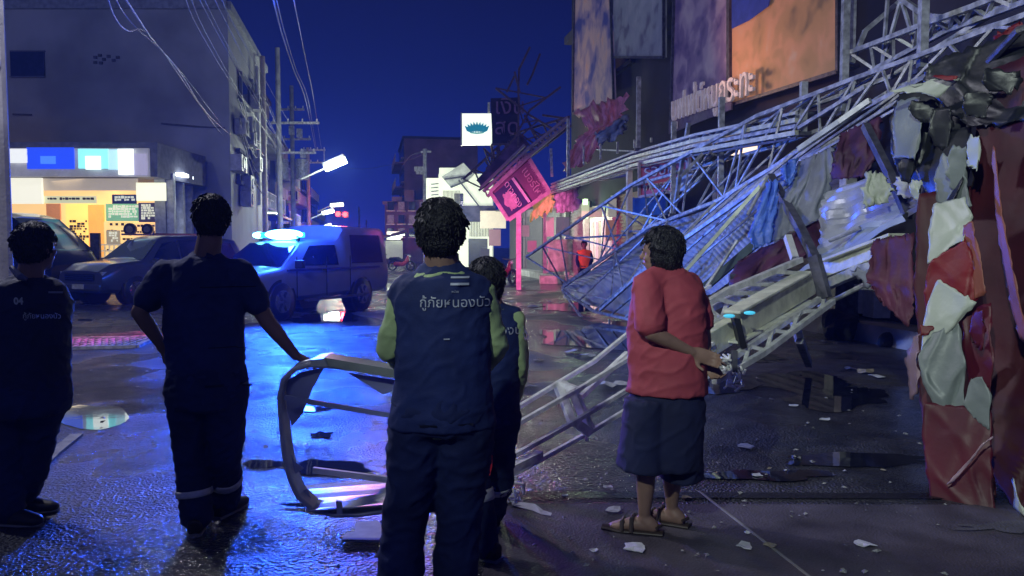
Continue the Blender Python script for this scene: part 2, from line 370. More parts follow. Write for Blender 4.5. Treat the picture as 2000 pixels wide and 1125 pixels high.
# storefront: indoor light put in as glow of walls, boards and posters
wrect('fascia', emat('fascia_lit', (.8, .78, .62), .75), shop, 15, 82, 345, 398, SD+.5, .1)
wrect('fascia', emat('fascia_lit2', (.85, .86, .6), .8), shop, 268, 323, 357, 392, SD+.5, .1)
wrect('soffit_board', emat('fascia_dim', (.36, .31, .25), .6), shop, 82, 268, 347, 372, SD+.7, .1)
wrect('back_wall', emat('interior_wall', (.78, .5, .2), .8), shop, -50, 323, 372, 524, 26.6, .1)
for (x0, x1, y0, y1, D, c, e, nm) in ((83, 188, 383, 397, 24.6, (.6, .6, .36), .6, 'banner_board'), (220, 266, 380, 398, 24.5, (.03, .04, .1), .3, 'dark_board'), (132, 175, 398, 500, 26.3, (.95, .6, .14), .85, 'yellow_poster'), (176, 203, 400, 520, 26.2, (.85, .38, .07), .7, 'orange_door'),
        (208, 271, 398, 432, 26.0, (.18, .42, .25), .5, 'green_board'), (272, 312, 396, 434, 25.9, (.06, .05, .1), .3, 'slate_board'), (205, 262, 433, 512, 26.2, (.85, .58, .22), .7, 'cream_poster'), (264, 320, 436, 512, 26.0, (.9, .55, .22), .75, 'cream_poster'),
        (209, 234, 450, 478, 26.0, (.35, .3, .2), .4, 'notice'), (92, 118, 398, 430, 26.2, (.5, .2, .08), .5, 'brown_poster'), (185, 322, 515, 523, 25.0, (.9, .82, .55), .9, 'lit_step')):
    pp = wrect(nm, emat('m_'+nm+str(x0), c, e), shop, x0, x1, y0, y1, D, .06)
    if nm in ('green_board', 'slate_board', 'cream_poster', 'notice', 'yellow_poster', 'banner_board', 'dark_board'):
        mb = MB(); lm = emat('ink_dark', (.06, .04, .03), .1) if c[0] > .5 else emat('ink_pale', (.6, .62, .5), .6)
        rr = random.Random(x0); y = y0+5
        if nm == 'yellow_poster': y = y0+34
        while y < y1-4 and y < y0+75:
            x = x0+4
            while x < x1-6:
                L2 = 2+rr.random()*5
                if rr.random() < .72: mb.box(P(x+L2/2, y, D-.06), (L2/1500*D, .02, .05+.04*rr.random()), RT, F, Z)
                x += L2+1.6
            y += 5 if nm != 'cream_poster' else 9+rr.random()*7
        mb.build('lettering', lm, pp)
for x, r_ in ((256, .21), (290, .19)):
    p = P(x, 448, 25.8); MB().tube([p, p+N_*.1], r_, 20).build('round_window', mat('washer_dark', (.02, .02, .04), .2), shop)
    MB().tube([p+N_*.11, p+N_*.13], r_*.55, 16).build('lens', mat('washer_mid', (.12, .12, .16), .2), shop)
for x in (196, 205, 214, 223, 232, 241):
    MB().bar(P(x, 478, 25.4), P(x, 512, 25.4), .04).build('railing_bar', mat('rail_white', (.8, .75, .6), .5, emit=(.9, .75, .5), es=.35), shop)
for y in (478, 490, 503): MB().bar(P(192, y, 25.36), P(246, y, 25.36), .04).build('railing_bar', mat('rail_white', (.8, .75, .6)), shop)
light('AREA', P(170, 356, 25.2), 30, (1, .78, .45), 2.0, P(190, 760, 24.5), name='shopfront_light')
light('AREA', P(160, 310, 23.6), 6, (.6, .8, 1), 3.0, P(190, 700, 20), name='shop_sign_light')
# notice stand in front of the shop
t = thing('notice_stand', 'tall narrow dark notice board on two thin legs before the lit shop window', 'sign stand', G(187, 560))
D_ = 1500*1.5/80/1.02
wrect('board', steeld, t, 179, 195, 455, 526, 24, .1)
mb = MB(); mb.bar(P(171, 526, 24), P(171, 552, 24), .05); wrect('leg', steeld, t, 170, 173, 520, 556, 23.9, .05); wrect('leg', steeld, t, 187, 190, 520, 556, 23.9, .05)
mb.bm.free()
sheet('kerb_strip', [G(110, 556), G(330, 552), G(330, 572), G(110, 578)], concr, .012)
# ================================================================== near concrete pole at the left edge
def pole(name, label, base, h, r0, r1, m=concr, group=None):
    t = thing(name, label, 'pole', base, group); MB().tube([base, base+Z*h], [r0, r1], 12).build('shaft', m, t); return t
pb = P(-2, 480, 8.2); pb.z = 0
tp = pole('utility_pole', 'thick grey concrete pole standing at the left edge behind the man in dark jacket', pb, 9, .13, .12)
MB().box(pb+V((.05, -.12, 3.4)), (.12, .1, .06)).build('clamp', steel, tp)
# ================================================================== left row of far shophouses
def house(name, label, cat, x0, x1, y0, y1, h, m, floors, winm, side, face=True, group=None):
    t = thing(name, label, cat, (x0 if side > 0 else x1, y0, 0), group)
    MB().box(((x0+x1)/2, (y0+y1)/2, h/2), (abs(x1-x0), y1-y0, h)).build('wall', m, t)
    MB().box(((x0+x1)/2, (y0+y1)/2, h+.12), (abs(x1-x0)+.3, y1-y0+.2, .24)).build('roof', walld, t)
    fx = x0 if side > 0 else x1; sg = -1 if side > 0 else 1; fh = h/floors
    for f in range(1, floors):
        n = max(1, int((y1-y0)/2.4))
        for k in range(n):
            yc = y0+(k+.5)*(y1-y0)/n
            wv = MB().box((fx+sg*.03, yc, f*fh+fh*.5), (.08, (y1-y0)/n*.5, fh*.45)).build('window', winm, t)
            MB().box((fx+sg*.12, yc, f*fh+fh*.24), (.3, (y1-y0)/n*.6, .08)).build('sill', whitep, wv)
        b = MB().box((fx+sg*.45, (y0+y1)/2, f*fh+.05), (.9, y1-y0-.2, .12)); b.build('balcony', m, t)
        rl = MB()
        for k in range(int((y1-y0)/.5)): rl.box((fx+sg*.87, y0+.3+k*.5, f*fh+.5), (.03, .03, .8))
        rl.box((fx+sg*.87, (y0+y1)/2, f*fh+.92), (.05, y1-y0-.2, .05)); rl.build('railing', whitep, t)
    MB().box((fx+sg*.03, (y0+y1)/2, fh*.42), (.08, (y1-y0)*.82, fh*.75)).build('shutter', steeld, t)
    aw = MB().box((fx+sg*.7, (y0+y1)/2, fh*.9), (1.4, y1-y0-.1, .08)); aw.build('awning', steeld, t)
    return t
hs = [(42, 52, 10.5, 'pale four floor'), (52.4, 61, 8.5, 'narrow blue grey'), (61.4, 72, 7.2, 'low dark'), (72.4, 84, 8.8, 'tall hazy'), (84.4, 100, 6.6, 'long low')]
for i, (a, b, h, d) in enumerate(hs):
    house('shophouse', d+' shophouse with balconies, %s in the row beyond the corner building' % ('first', 'second', 'third', 'fourth', 'fifth')[i], 'building', -15, -6.2+.25*(i % 2), a, b, h, wallb if i % 2 else wallw, 3, glassd, -1, group='shophouses on the left')
# far right: stepped block, white lit house, low lit shops
house('shophouse', 'tall stepped pinkish apartment block with balconies rising behind the white pole', 'building', 3.6, 11, 78, 90, 12.2, wallp, 5, glassd, 1)
t = thing('apartment_block', 'lower grey front wing with pale shutters below the stepped pinkish block', 'building', (2.1, 71, 0))
p0 = P(752, 480, 72); p1 = P(838, 480, 68)
MB().prism([V((p0.x, p0.y, 0)), V((p1.x, p1.y, 0)), V((p1.x+1, p1.y+8, 0)), V((p0.x+1.5, p0.y+8, 0))], V((0, 0, 5.6))).build('wall', wallp, t)
for i, (px, ytop) in enumerate(((758, 400), (776, 385), (800, 372), (822, 395))):
    a = P(px-7, ytop, 70); b = P(px+9, ytop, 70); zb = 5.5
    MB().box(V(((a.x+b.x)/2, (a.y+b.y)/2, (a.z+zb)/2)), (.9, 1.2, a.z-zb), RT, F, Z).build('wall', wallp, t)
for f in range(3):
    for k in range(4):
        px = 763+k*21; py = 402+f*26; wv = wrect('window', mat('pale_shutter', (.38, .4, .5), .6) if (k+f) % 2 else glassd, t, px-6, px+6, py-8, py+8, 67.3-.9*k/4, .1)
        wrect('sill', whitep, wv, px-8, px+8, py+9, py+11, 67.2-.9*k/4, .2)
low = thing('lit_market_stall', 'low row of small lit shopfronts at the far end of the street', 'shop', G(755, 512))
for (x0, x1, y0, y1, c, e) in ((724, 752, 470, 492, (.4, .38, .42), .25), (756, 782, 452, 468, (.8, .85, .7), .9), (754, 786, 470, 505, (.35, .36, .3), .45), (728, 748, 456, 466, (.3, .3, .35), .3)):
    wrect('shopfront', emat('low%d' % x0, c, e), low, x0, x1, y0, y1, 66 if x0 < 754 else 64, .3)
for (x0, x1, y) in ((722, 750, 477), (760, 790, 458), (763, 785, 463)): MB().bar(P(x0, y, 63.5), P(x1, y, 63.5), .12).build('lit_tube', tube_, low)
MB().prism([P(716, 468, 66), P(790, 452, 64), P(795, 456, 60), P(712, 474, 60)], Z*.1).build('roof', steeld, low)
wh = thing('white_house', 'white floodlit house with louvred front between the white pole and the tilted pink sign', 'building', (4.6, 46, 0))
wlit = mat('glowing_wall', (.75, .77, .66), .7, 0, .3, .8, emit=(.85, .92, .7), es=.8)  # emission stands in for the floodlight falling on these walls
D1 = 46
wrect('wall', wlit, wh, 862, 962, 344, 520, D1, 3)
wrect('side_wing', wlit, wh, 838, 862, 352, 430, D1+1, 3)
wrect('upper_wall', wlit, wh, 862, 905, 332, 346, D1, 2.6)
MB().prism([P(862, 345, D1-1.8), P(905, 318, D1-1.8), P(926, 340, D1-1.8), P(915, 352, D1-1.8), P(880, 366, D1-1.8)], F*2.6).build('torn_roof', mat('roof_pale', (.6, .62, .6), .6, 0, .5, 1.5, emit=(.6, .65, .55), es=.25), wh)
mb = MB()
for k in range(13): mb.bar(P(866+k*2.6, 372, D1-1.6), P(866+k*2.6, 404, D1-1.6), .035)
for k in range(16): mb.bar(P(918+k*3, 433, D1-1.6), P(918+k*3, 462, D1-1.6), .04)
mb.build('louvre', mat('louvre', (.4, .38, .3), .6), wh)
mb = MB()
for k in range(9): mb.bar(P(842, 360+k*7, D1-.6), P(861, 358+k*7, D1-.6), .05)
mb.build('stair_grille', steeld, wh)
wrect('awning', mat('awning_dark', (.12, .11, .2), .7, 0, .5, 2), wh, 900, 968, 402, 433, D1-1.9, .6)
wrect('doorway', mat('door_dark', (.03, .03, .06), .4), wh, 915, 952, 466, 520, D1-1.56, .1)
wrect('window', glassd, wh, 888, 905, 378, 402, D1-1.55, .08)
mb = MB()
for (a, b) in (((896, 352), (918, 380)), ((918, 380), (935, 402)), ((900, 350), (922, 338)), ((868, 350), (912, 344)), ((880, 366), (915, 352))): mb.bar(P(*a, D1-2), P(*b, D1-2), .09)
mb.build('fallen_gutter', steeld, wh)
wf = wrect('shop_sign', emat('beige_sign', (.62, .52, .42), .42), wh, 938, 988, 412, 446, D1-3.5, .15)
tt = wrect('poster', emat('maroon_poster', (.25, .12, .16), .3), wh, 955, 978, 448, 480, D1-3.3, .1)
light('POINT', P(900, 440, 38), 900, (.9, 1, .75), .4, name='floodlight_light')
# white pole with cross arm
b = P(831, 480, 52); b.z = 0
tp = pole('utility_pole', 'white concrete pole with a short crossarm in front of the stepped far building', b, 8.0, .17, .13, mat('pole_white', (.6, .62, .62), .6))
MB().bar(P(822, 297, 52), P(842, 296, 52), .12).build('crossarm', whitep, tp)
for k in range(5): MB().box(P(812+k*3.5, 330+(k % 2)*6, 52), (.2, .2, .3)).build('insulator', whitep, tp)
for px, ys, D in ((702, 405, 95), (716, 430, 100)):
    b = P(px, 480, D); b.z = 0; pole('utility_pole', 'thin far pole %s the red signal light' % ('left of' if px == 702 else 'just right of'), b, (480-ys)/1500*D+1.5, .14, .1)
# left poles
def xarm_pole(px, ytop, D, label, arms, m=concr, r=.17):
    b = P(px, 480, D); b.z = 0; h = (480-ytop)/1500*D+1.5
    t = pole('utility_pole', label, b, h, r, r*.75, m)
    for (dy, w_, o) in arms:
        z = h-dy; MB().bar(b+Z*z+RT*(o-w_), b+Z*z+RT*(o+w_), .12).build('crossarm', steel, t)
        for k in (-.9, -.3, .3, .9): MB().tube([b+Z*z+RT*(o+w_*k), b+Z*(z+.22)+RT*(o+w_*k)], [.05, .035], 8).build('insulator', whitep, t)
    return t, b, h
up1, b1, h1 = xarm_pole(548, 100, 42, 'tall grey concrete pole with crossarms beside the wire bundles at left', ((4.0, 1.3, .9), (5.6, 1.1, .9)))
up2, b2, h2 = xarm_pole(604, 290, 62, 'concrete pole with a square bracket top, right of the taller left pole', ((.2, .9, .5), (1.2, .9, .5)))
MB().bar(b2+Z*(h2-.2)+RT*1.3, b2+Z*(h2-1.6)+RT*1.3, .08).build('bracket', steel, up2)
up3, b3, h3 = xarm_pole(574, 172, 50, 'grey concrete pole between the two taller left poles, carrying two transformers', ((1.5, .8, 0), (3.4, .9, .3)))
for s_ in (-.7, .6):
    tr = MB().tube([b3+Z*(h3-6.0)+RT*s_, b3+Z*(h3-4.7)+RT*s_], [.42, .42], 14).build('transformer', steel, up3)
for px, py in ((585, 260), (570, 255), (520, 320), (545, 330), (592, 300)): MB().box(P(px, py, 47), (.3, .3, .5), RT, F, Z).build('junction_box', steel, up3)
# wires
wire_m = mat('cable', (.2, .21, .26), .5, 0, .2); n_w = 0
def wire(pts, r=.02, label=None):
    p = [P(*q_) for q_ in pts]; out = []
    n = len(p)
    for i in range(n-1):                                    # catmull rom
        a, b, c, d = p[max(i-1, 0)], p[i], p[i+1], p[min(i+2, n-1)]
        for k in range(6):
            t = k/6; out.append(.5*((2*b)+(c-a)*t+(2*a-5*b+4*c-d)*t*t+(3*b-3*c+d-a)*t*t*t))
    out.append(p[-1]); return MB().tube(out, r*.5, 6).build('overhead_cable', wire_m)
W = [([(208, -10, 8), (225, 35, 9), (250, 60, 10), (300, 78, 14), (390, 205, 22), (440, 270, 29), (478, 300, 36)], .02, 'sagging cable dropping from the top left over the plain wall'),
     ([(240, -10, 8), (300, 80, 12), (350, 140, 16), (420, 238, 24), (500, 300, 40)], .028, 'thick cable running diagonally across the plain wall'),
     ([(222, -10, 8), (262, 50, 11), (345, 130, 17), (430, 240, 27)], .014, 'thin cable beside the thick one across the plain wall'),
     ([(360, -10, 10), (395, 70, 14), (470, 190, 24), (545, 292, 42)], .018, 'first cable of the left bundle'), ([(370, -10, 10), (410, 80, 15), (480, 200, 26), (545, 296, 42)], .018, 'second cable of the left bundle'),
     ([(385, -10, 10), (430, 75, 15), (500, 200, 28), (560, 300, 44)], .018, 'third cable of the left bundle'), ([(395, -10, 10), (440, 80, 15), (508, 205, 28), (562, 303, 44)], .016, 'fourth cable of the left bundle'),
     ([(415, -10, 10), (452, 65, 15), (515, 190, 28), (566, 300, 44)], .018, 'fifth cable of the left bundle'), ([(430, -10, 10), (460, 55, 14), (520, 160, 25), (570, 250, 46)], .016, 'sixth and upper cable of the left bundle'),
     ([(532, -10, 10), (552, 70, 16), (575, 140, 25), (598, 200, 38), (616, 292, 60)], .03, 'thick bright twisted cable curving down to the bracket pole'),
     ([(538, -10, 10), (558, 70, 16), (580, 140, 25), (603, 200, 38), (618, 292, 60)], .02, 'thinner strand beside the thick twisted cable'),
     ([(572, -10, 10), (586, 60, 16), (598, 120, 25), (612, 190, 40), (628, 292, 60)], .022, 'rightmost of the long cables curving down to the bracket pole'),
     ([(490, 120, 40), (520, 190, 40), (545, 250, 42), (562, 300, 44)], .02, 'short cable from the corner building down to the tall pole'),
     ([(833, 297, 52), (800, 312, 60), (740, 326, 80), (700, 330, 95), (640, 325, 95)], .03, 'slack cable crossing the sky left of the white pole'),
     ([(820, 298, 52), (800, 306, 54), (782, 330, 70)], .05, 'frayed cable from the white pole to the stepped building')]
for p_, r_, l_ in W: tag(wire(p_, r_), l_, 'cable', 'overhead cables')
# street lamps and signals, far
def lampfix(px, py, D, w_, ang, label, e=tubef, arm=True, h=.25):
    c = P(px, py, D); t = thing('street_lamp', label, 'street lamp', c)
    u = RT*cos(ang)+Z*sin(ang); v = -RT*sin(ang)+Z*cos(ang)
    MB().box(c, (w_, .3, h), u, F, v).build('lamp', e, t)
    MB().box(c+v*(h*.6), (w_*1.05, .36, h*.35), u, F, v).build('housing', steeld, t)
    if arm: MB().bar(c-u*w_*.4, c-u*w_*.5-RT*w_*1.1-Z*w_*.5, .07).build('arm', steel, t)
    return t
lampfix(655, 320, 40, 1.15, .4, 'largest glowing street lamp hanging over the street near the left poles', h=.36)
lampfix(658, 400, 60, .95, .08, 'upper of the two small street lamps beside the red signals'); lampfix(641, 414, 58, .85, .22, 'lower left of the two small street lamps beside the red signals')
lampfix(641, 441, 60, .45, .3, 'tiny street lamp just above the ambulance roof'); 
lampfix(468, 389, 34, .8, -.03, 'white tube lamp fixed under the corner building side wall', arm=False); lampfix(533, 419, 46, .55, -.05, 'small bracket lamp on the left row above the ambulance')
redm = mat('red_lamp', (1, .05, .04), .4, emit=(1, .03, .03), es=14)
for px, py, D, l_ in ((660, 418, 62, 'left'), (674, 419, 62, 'right')):
    t = thing('signal_light', l_+' one of two red signal lights over the far street', 'signal light', P(px, py, D))
    MB().ell(P(px, py, D), (.2, .2, .2)).build('lens', redm, t, True); MB().box(P(px, py, D)+F*.25, (.5, .25, .5), RT, F, Z).build('housing', black, t)
t = thing('signal_light', 'single red signal light low beside the thin far pole', 'signal light', P(708, 455, 70))
MB().ell(P(708, 455, 70), (.3, .2, .34)).build('lens', redm, t, True); MB().box(P(708, 455, 70)+F*.3, (.7, .25, .9), RT, F, Z).build('housing', black, t)
light('POINT', P(672, 416, 60), 500, (1, .03, .05), .3, name='signal_glow_light')
light('POINT', P(655, 328, 39.5), 900, (.88, 1, .8), .4, name='street_lamp_light')
light('POINT', P(650, 420, 57), 500, (.88, 1, .8), .4, name='street_lamp_light')
light('POINT', P(470, 396, 33), 90, (.88, 1, .85), .2, name='tube_and_fill_light')

# ================================================================== right side row
BX = 8.3
t = thing('shophouse', 'dark three storey shophouse on the right carrying the big torn billboards', 'building', (BX, 6, 0))
MB().box((BX+4, 18.6, 6.6), (8, 25, 13.2)).build('wall', walld, t)
MB().box((BX-.15, 18.6, 9.9), (.3, 25.1, .3)).build('ledge', mat('ledge', (.07, .07, .11), .8), t)
for k in range(6):
    yy = 8+k*4.1
    wv = MB().box((BX-.03, yy, 8.2), (.06, 1.8, 1.6)).build('window', glassd, t); MB().box((BX-.08, yy, 7.3), (.16, 2.1, .12)).build('sill', walld, wv)
pl = struct(MB().box((BX+1, 22, .14), (3.4, 36, .28)).build('shop_pavement', mat('plinth', (.38, .38, .42), .5, 0, .4, 2, .3, 20)))
# ground floor bays
def bay(name, label, y0, y1, m, cat='shop', z1=2.9, **k):
    b = thing(name, label, cat, (BX-.1, y0, .28)); MB().box((BX-.06, (y0+y1)/2, .28+z1/2), (.1, y1-y0, z1)).build('shutter', m, b)
    mb = MB()
    for i in range(int(z1/.12)): mb.box((BX-.125, (y0+y1)/2, .34+i*.12), (.03, y1-y0-.1, .05))
    mb.build('slats', m, b)
    for yy in (y0, y1): MB().box((BX-.18, yy, .28+z1/2), (.2, .2, z1)).build('post', whitep, b)
    return b
bay('shop_bay', 'shop bay closed by a reddish slatted shutter under the awning, left of the blue sheet', 21.2, 24.8, mat('brick_shutter', (.5, .22, .2), .6))
bay('shop_bay', 'pinkish shop bay with a shutter behind the pink lit posts', 28.2, 31.0, mat('pink_shutter', (.5, .35, .42), .6))
bay('shop_bay', 'grey closed shop bay behind the collapsed steel at the near right', 12, 17, mat('grey_shutter', (.16, .16, .2), .6))
b = thing('open_shop', 'open shop bay with white door frames and a pale green tube lamp', 'shop', (BX-.1, 25, .28))
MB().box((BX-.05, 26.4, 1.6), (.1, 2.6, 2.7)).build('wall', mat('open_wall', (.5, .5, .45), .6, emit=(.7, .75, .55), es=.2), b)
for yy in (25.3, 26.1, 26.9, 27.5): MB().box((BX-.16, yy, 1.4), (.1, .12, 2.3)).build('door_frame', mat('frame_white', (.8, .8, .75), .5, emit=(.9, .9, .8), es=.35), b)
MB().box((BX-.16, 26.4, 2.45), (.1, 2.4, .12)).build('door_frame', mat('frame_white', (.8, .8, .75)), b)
MB().box((BX-.5, 27.2, 2.85), (.12, .25, .7)).build('lit_tube', mat('green_tube', (.6, .9, .5), .4, emit=(.55, 1, .45), es=2.2), b)
light('POINT', (BX-1.0, 27, 2.6), 70, (.6, 1, .55), .2, name='open_shop_light')
for yy, w_ in ((33.5, 4), (38, 4.5), (43, 4.5)):
    house('shophouse', {33.5: 'first low', 38: 'second low', 43: 'third low'}[yy]+' pink lit shop with an awning behind the tilted sign on its pink post', 'building', BX, 14, yy-w_/2, yy+w_/2, 3.8, wallp, 1, glassd, 1)
# tarpaulin table and posts, the beacon's pink light mixed into their colour
pk = mat('pink_lit_post', (.75, .5, .62), .5)
for px, yb, ylab in ((1064, 546, 'left'), (1118, 540, 'right')):
    g = G(px, yb); tp = thing('awning_post', ylab+' square awning post lit pink beside the pink draped table', 'post', g)
    MB().box(g+Z*1.6, (.16, .16, 3.2), RT, F, Z).build('shaft', pk, tp); MB().box(g+Z*.1, (.28, .28, .2), RT, F, Z).build('base', pk, tp)
tb = thing('draped_table', 'market table covered by a crumpled pink lit sheet between the two pink posts', 'table', G(1090, 545))
cloth([P(1068, 470, 31), P(1070, 500, 31), P(1068, 532, 31)], [P(1114, 466, 31.5), P(1117, 490, 31.5), P(1118, 528, 31.5)], 10, 10, .12, 4, 1.4, .06, 3).build('sheet', mat('pink_lit_sheet', (.7, .5, .58), .7), tb, True, .02)
MB().box(G(1088, 553)+Z*.15, (1.4, 1.0, .3), RT, F, Z).build('plinth', mat('pink_lit_sheet', (.7, .5, .58)), tb)
tag(cloth([P(1083, 372, 25), P(1085, 395, 25), P(1087, 416, 25)], [P(1132, 362, 23.5), P(1130, 388, 23.5), P(1128, 410, 23.5)], 10, 14, .14, 7, 1.5, .08, 8).build('torn_awning', mat('awning_white', (.55, .5, .55), .6, 0, .6, 6), None, True, .015), 'ragged white and grey awning cloth hanging right of the tilted pink sign', 'awning')
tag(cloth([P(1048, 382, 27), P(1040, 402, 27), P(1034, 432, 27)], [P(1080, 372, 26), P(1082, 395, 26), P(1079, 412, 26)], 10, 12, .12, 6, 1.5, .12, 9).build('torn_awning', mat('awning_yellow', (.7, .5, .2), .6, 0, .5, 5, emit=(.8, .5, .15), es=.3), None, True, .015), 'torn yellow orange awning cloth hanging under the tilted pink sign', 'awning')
# hanging boards
def board(name, label, cat, px0, px1, y0, y1, D0, D1_, m, th=.08, dy=0):
    a = P(px0, y1, D0); b_ = P(px1, y1-dy, D1_); c = P(px1, y0-dy, D1_); d = P(px0, y0, D0); n = (b_-a).cross(d-a).normalized()
    t = thing(name, label, cat, a); MB().prism([a, b_, c, d], n*-th).build('panel', m, t)
    return t, a, b_, c, d
RB = mat('red_board', (.6, .12, .16), .5, 0, .3, 2)
tl = thing('added_tube_lamp', 'added thin tube lamp hidden high under the awning behind the red lettered board', 'lamp', (7.0, 13.6, 3.3))  # fixture added only to go with the fill light below
MB().box((7.0, 13.6, 3.3), (.08, .9, .08)).build('tube', mat('added_tube_warm', (.9, .8, .7), .4, emit=(1, .75, .6), es=1.5), tl); MB().box((7.0, 13.6, 3.37), (.14, 1.0, .05)).build('housing', steeld, tl)
light('POINT', (6.6, 13.9, 2.7), 16, (1, .72, .6), .2, name='tube_and_fill_light')  # added fill that brightens the red board
t, a, b_, c, d = board('sign_board', 'weathered red board with white and yellow lettering hanging under the awning', 'sign', 1248, 1345, 316, 385, 15.5, 14.6, RB, .08, 16)
u = (b_-a).normalized(); vv = (d-a).normalized(); nn = u.cross(vv)
text('ร้อยหวาน', .34, mat('sign_white_ink', (.7, .7, .72), .5), 'lettering', t, a+u*.12+vv*.36-F*.03, u, vv, .01)
text('อาหารตามสั่ง', .2, mat('sign_yellow_ink', (.8, .7, .35), .5), 'lettering', t, a+u*.1+vv*.1-F*.03, u, vv, .01)
for s_, e_ in ((a, b_), (d, c), (a, d), (b_, c)): MB().bar(s_-F*.03, e_-F*.03, .05).build('frame', mat('pale_frame', (.6, .5, .5), .5), t)
tag(MB().prism([P(1375, 298, 14), P(1345, 372, 14.2), P(1312, 372, 14.6), P(1322, 345, 14.5), P(1360, 312, 14)], F*.03).build('white_sheet_scrap', whitep), 'white torn triangular panel beside the red lettered board', 'panel')
t, a, b_, c, d = board('sign_board', 'plain blue board hanging under the awning below the red lettered board', 'sign', 1231, 1300, 386, 420, 17, 16, mat('blue_board', (.05, .2, .6), .5, 0, .3, 3), .06)
board('sign_board', 'long cream fascia board under the awning edge left of the red lettered board', 'sign', 1140, 1226, 338, 358, 21, 17.3, mat('fascia_pink', (.6, .52, .5), .5, 0, .4, 3), .06, 14)
pp = G(1229, 585); t = thing('awning_post', 'pale steel awning post left of the blue board', 'post', pp); MB().bar(P(1229, 322, 16.5), P(1229, 540, 16.5), .11).build('shaft', whitep, t)
# ------------------------------------------------ awning roof with layered purlins
edge = [(1077, 362, 24), (1236, 302, 16.5), (1357, 268, 12.8), (1556, 226, 10.4)]
t = thing('awning_roof', 'long buckled corrugated awning roof running along the right hand shops', 'awning', P(1236, 300, 16.5))
E_ = [P(*e) for e in edge]; rows = []
for i in range(61):
    p = along(E_, i/60); rows.append([p+V((1, 0, 0))*(.18*j)+Z*(.05*.18*j*4 + .05*sin(i*2.1)+.03*noise.noise(V((i*.3, j*.3, 0)))) for j in range(18)])
MB().grid(rows).build('roof_sheet', mat('roof_sheet', (.3, .32, .4), .4, .4, .4, 2, .1, 20), t, True, .01)
for k, (dy, w_, m) in enumerate(((-4, .04, whitep), (6, .06, cream), (14, .05, steel), (23, .06, cream), (30, .03, steeld))):
    for s_, e_ in zip(edge, edge[1:]):
        f = 15/s_[2]; g_ = 15/e_[2]; MB().bar(P(s_[0], s_[1]+dy*f, s_[2]-.1*k), P(e_[0], e_[1]+dy*g_, e_[2]-.1*k), w_).build('purlin', m, t)
# ------------------------------------------------ billboards
def blotch(name, cols, scale, es, seed=0, grad=0):
    m = bpy.data.materials.new(name); m.use_nodes = True; tt = m.node_tree; b = tt.nodes['Principled BSDF']
    co = tt.nodes.new('ShaderNodeTexCoord'); n = tt.nodes.new('ShaderNodeTexNoise'); n.inputs['Scale'].default_value = scale; n.inputs['Detail'].default_value = 2
    mp = tt.nodes.new('ShaderNodeMapping'); mp.inputs['Location'].default_value = (seed, seed*.7, seed*.3); tt.links.new(co.outputs['Object'], mp.inputs[0])
    sn = tt.nodes.new('ShaderNodeVectorMath'); sn.operation = 'MULTIPLY_ADD'; n3 = tt.nodes.new('ShaderNodeTexNoise'); n3.inputs['Scale'].default_value = 1.3
    tt.links.new(co.outputs['Object'], n3.inputs['Vector']); tt.links.new(n3.outputs['Color'], sn.inputs[0]); sn.inputs[1].default_value = (.8, .8, .8); tt.links.new(mp.outputs[0], sn.inputs[2])
    tt.links.new(sn.outputs[0], n.inputs['Vector']); r = tt.nodes.new('ShaderNodeValToRGB'); r.color_ramp.interpolation = 'EASE'; tt.links.new(n.outputs[0], r.inputs[0])
    e = r.color_ramp.elements; k = len(cols)
    while len(e) < k: e.new(.5)
    for i, c in enumerate(cols): e[i].position = .3+.42*i/(k-1); e[i].color = (*c, 1)
    tt.links.new(r.outputs[0], b.inputs['Base Color']); b.inputs['Roughness'].default_value = .55
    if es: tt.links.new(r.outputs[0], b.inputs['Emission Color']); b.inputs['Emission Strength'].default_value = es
    return m
def bill(label, pts, m, X=BX-.35, frame=True):
    p = [PX(x, y, X) for x, y in pts]; t = thing('billboard', label, 'billboard', p[0])
    MB().prism(p, V((.07, 0, 0))).build('print', m, t)
    if frame:
        for a, b in zip(p, p[1:]+p[:1]): MB().bar(a-V((.03, 0, 0)), b-V((.03, 0, 0)), .07).build('frame', steeld, t)
    return t
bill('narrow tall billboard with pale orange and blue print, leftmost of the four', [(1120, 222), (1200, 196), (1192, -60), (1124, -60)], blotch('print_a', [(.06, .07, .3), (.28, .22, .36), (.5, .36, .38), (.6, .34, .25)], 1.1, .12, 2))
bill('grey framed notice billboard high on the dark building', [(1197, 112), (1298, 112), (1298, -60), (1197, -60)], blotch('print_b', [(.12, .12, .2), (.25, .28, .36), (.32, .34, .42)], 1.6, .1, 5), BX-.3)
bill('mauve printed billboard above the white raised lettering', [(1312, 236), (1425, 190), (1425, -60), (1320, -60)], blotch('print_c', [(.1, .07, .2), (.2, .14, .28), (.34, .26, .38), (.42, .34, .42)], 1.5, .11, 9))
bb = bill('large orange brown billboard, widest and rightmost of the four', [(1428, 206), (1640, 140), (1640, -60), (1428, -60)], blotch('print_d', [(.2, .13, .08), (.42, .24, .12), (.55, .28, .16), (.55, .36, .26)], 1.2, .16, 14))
MB().prism([PX(x, y, BX-.44) for x, y in ((1429, 56), (1462, 40), (1500, 12), (1512, -40), (1429, -40))], V((.02, 0, 0))).build('print_corner', mat('print_navy', (.03, .05, .3), .5, emit=(.03, .05, .3), es=.2), bb)
light('SPOT', (BX-2.6, 16.5, 4.6), 330, (1, .55, .3), .3, (BX, 13.6, 7.6), 110, .9, 'billboard_light')
light('SPOT', (BX-1.6, 28.5, 4.6), 160, (1, .5, .35), .3, (BX, 28.5, 6.5), 90, .9, 'billboard_light')
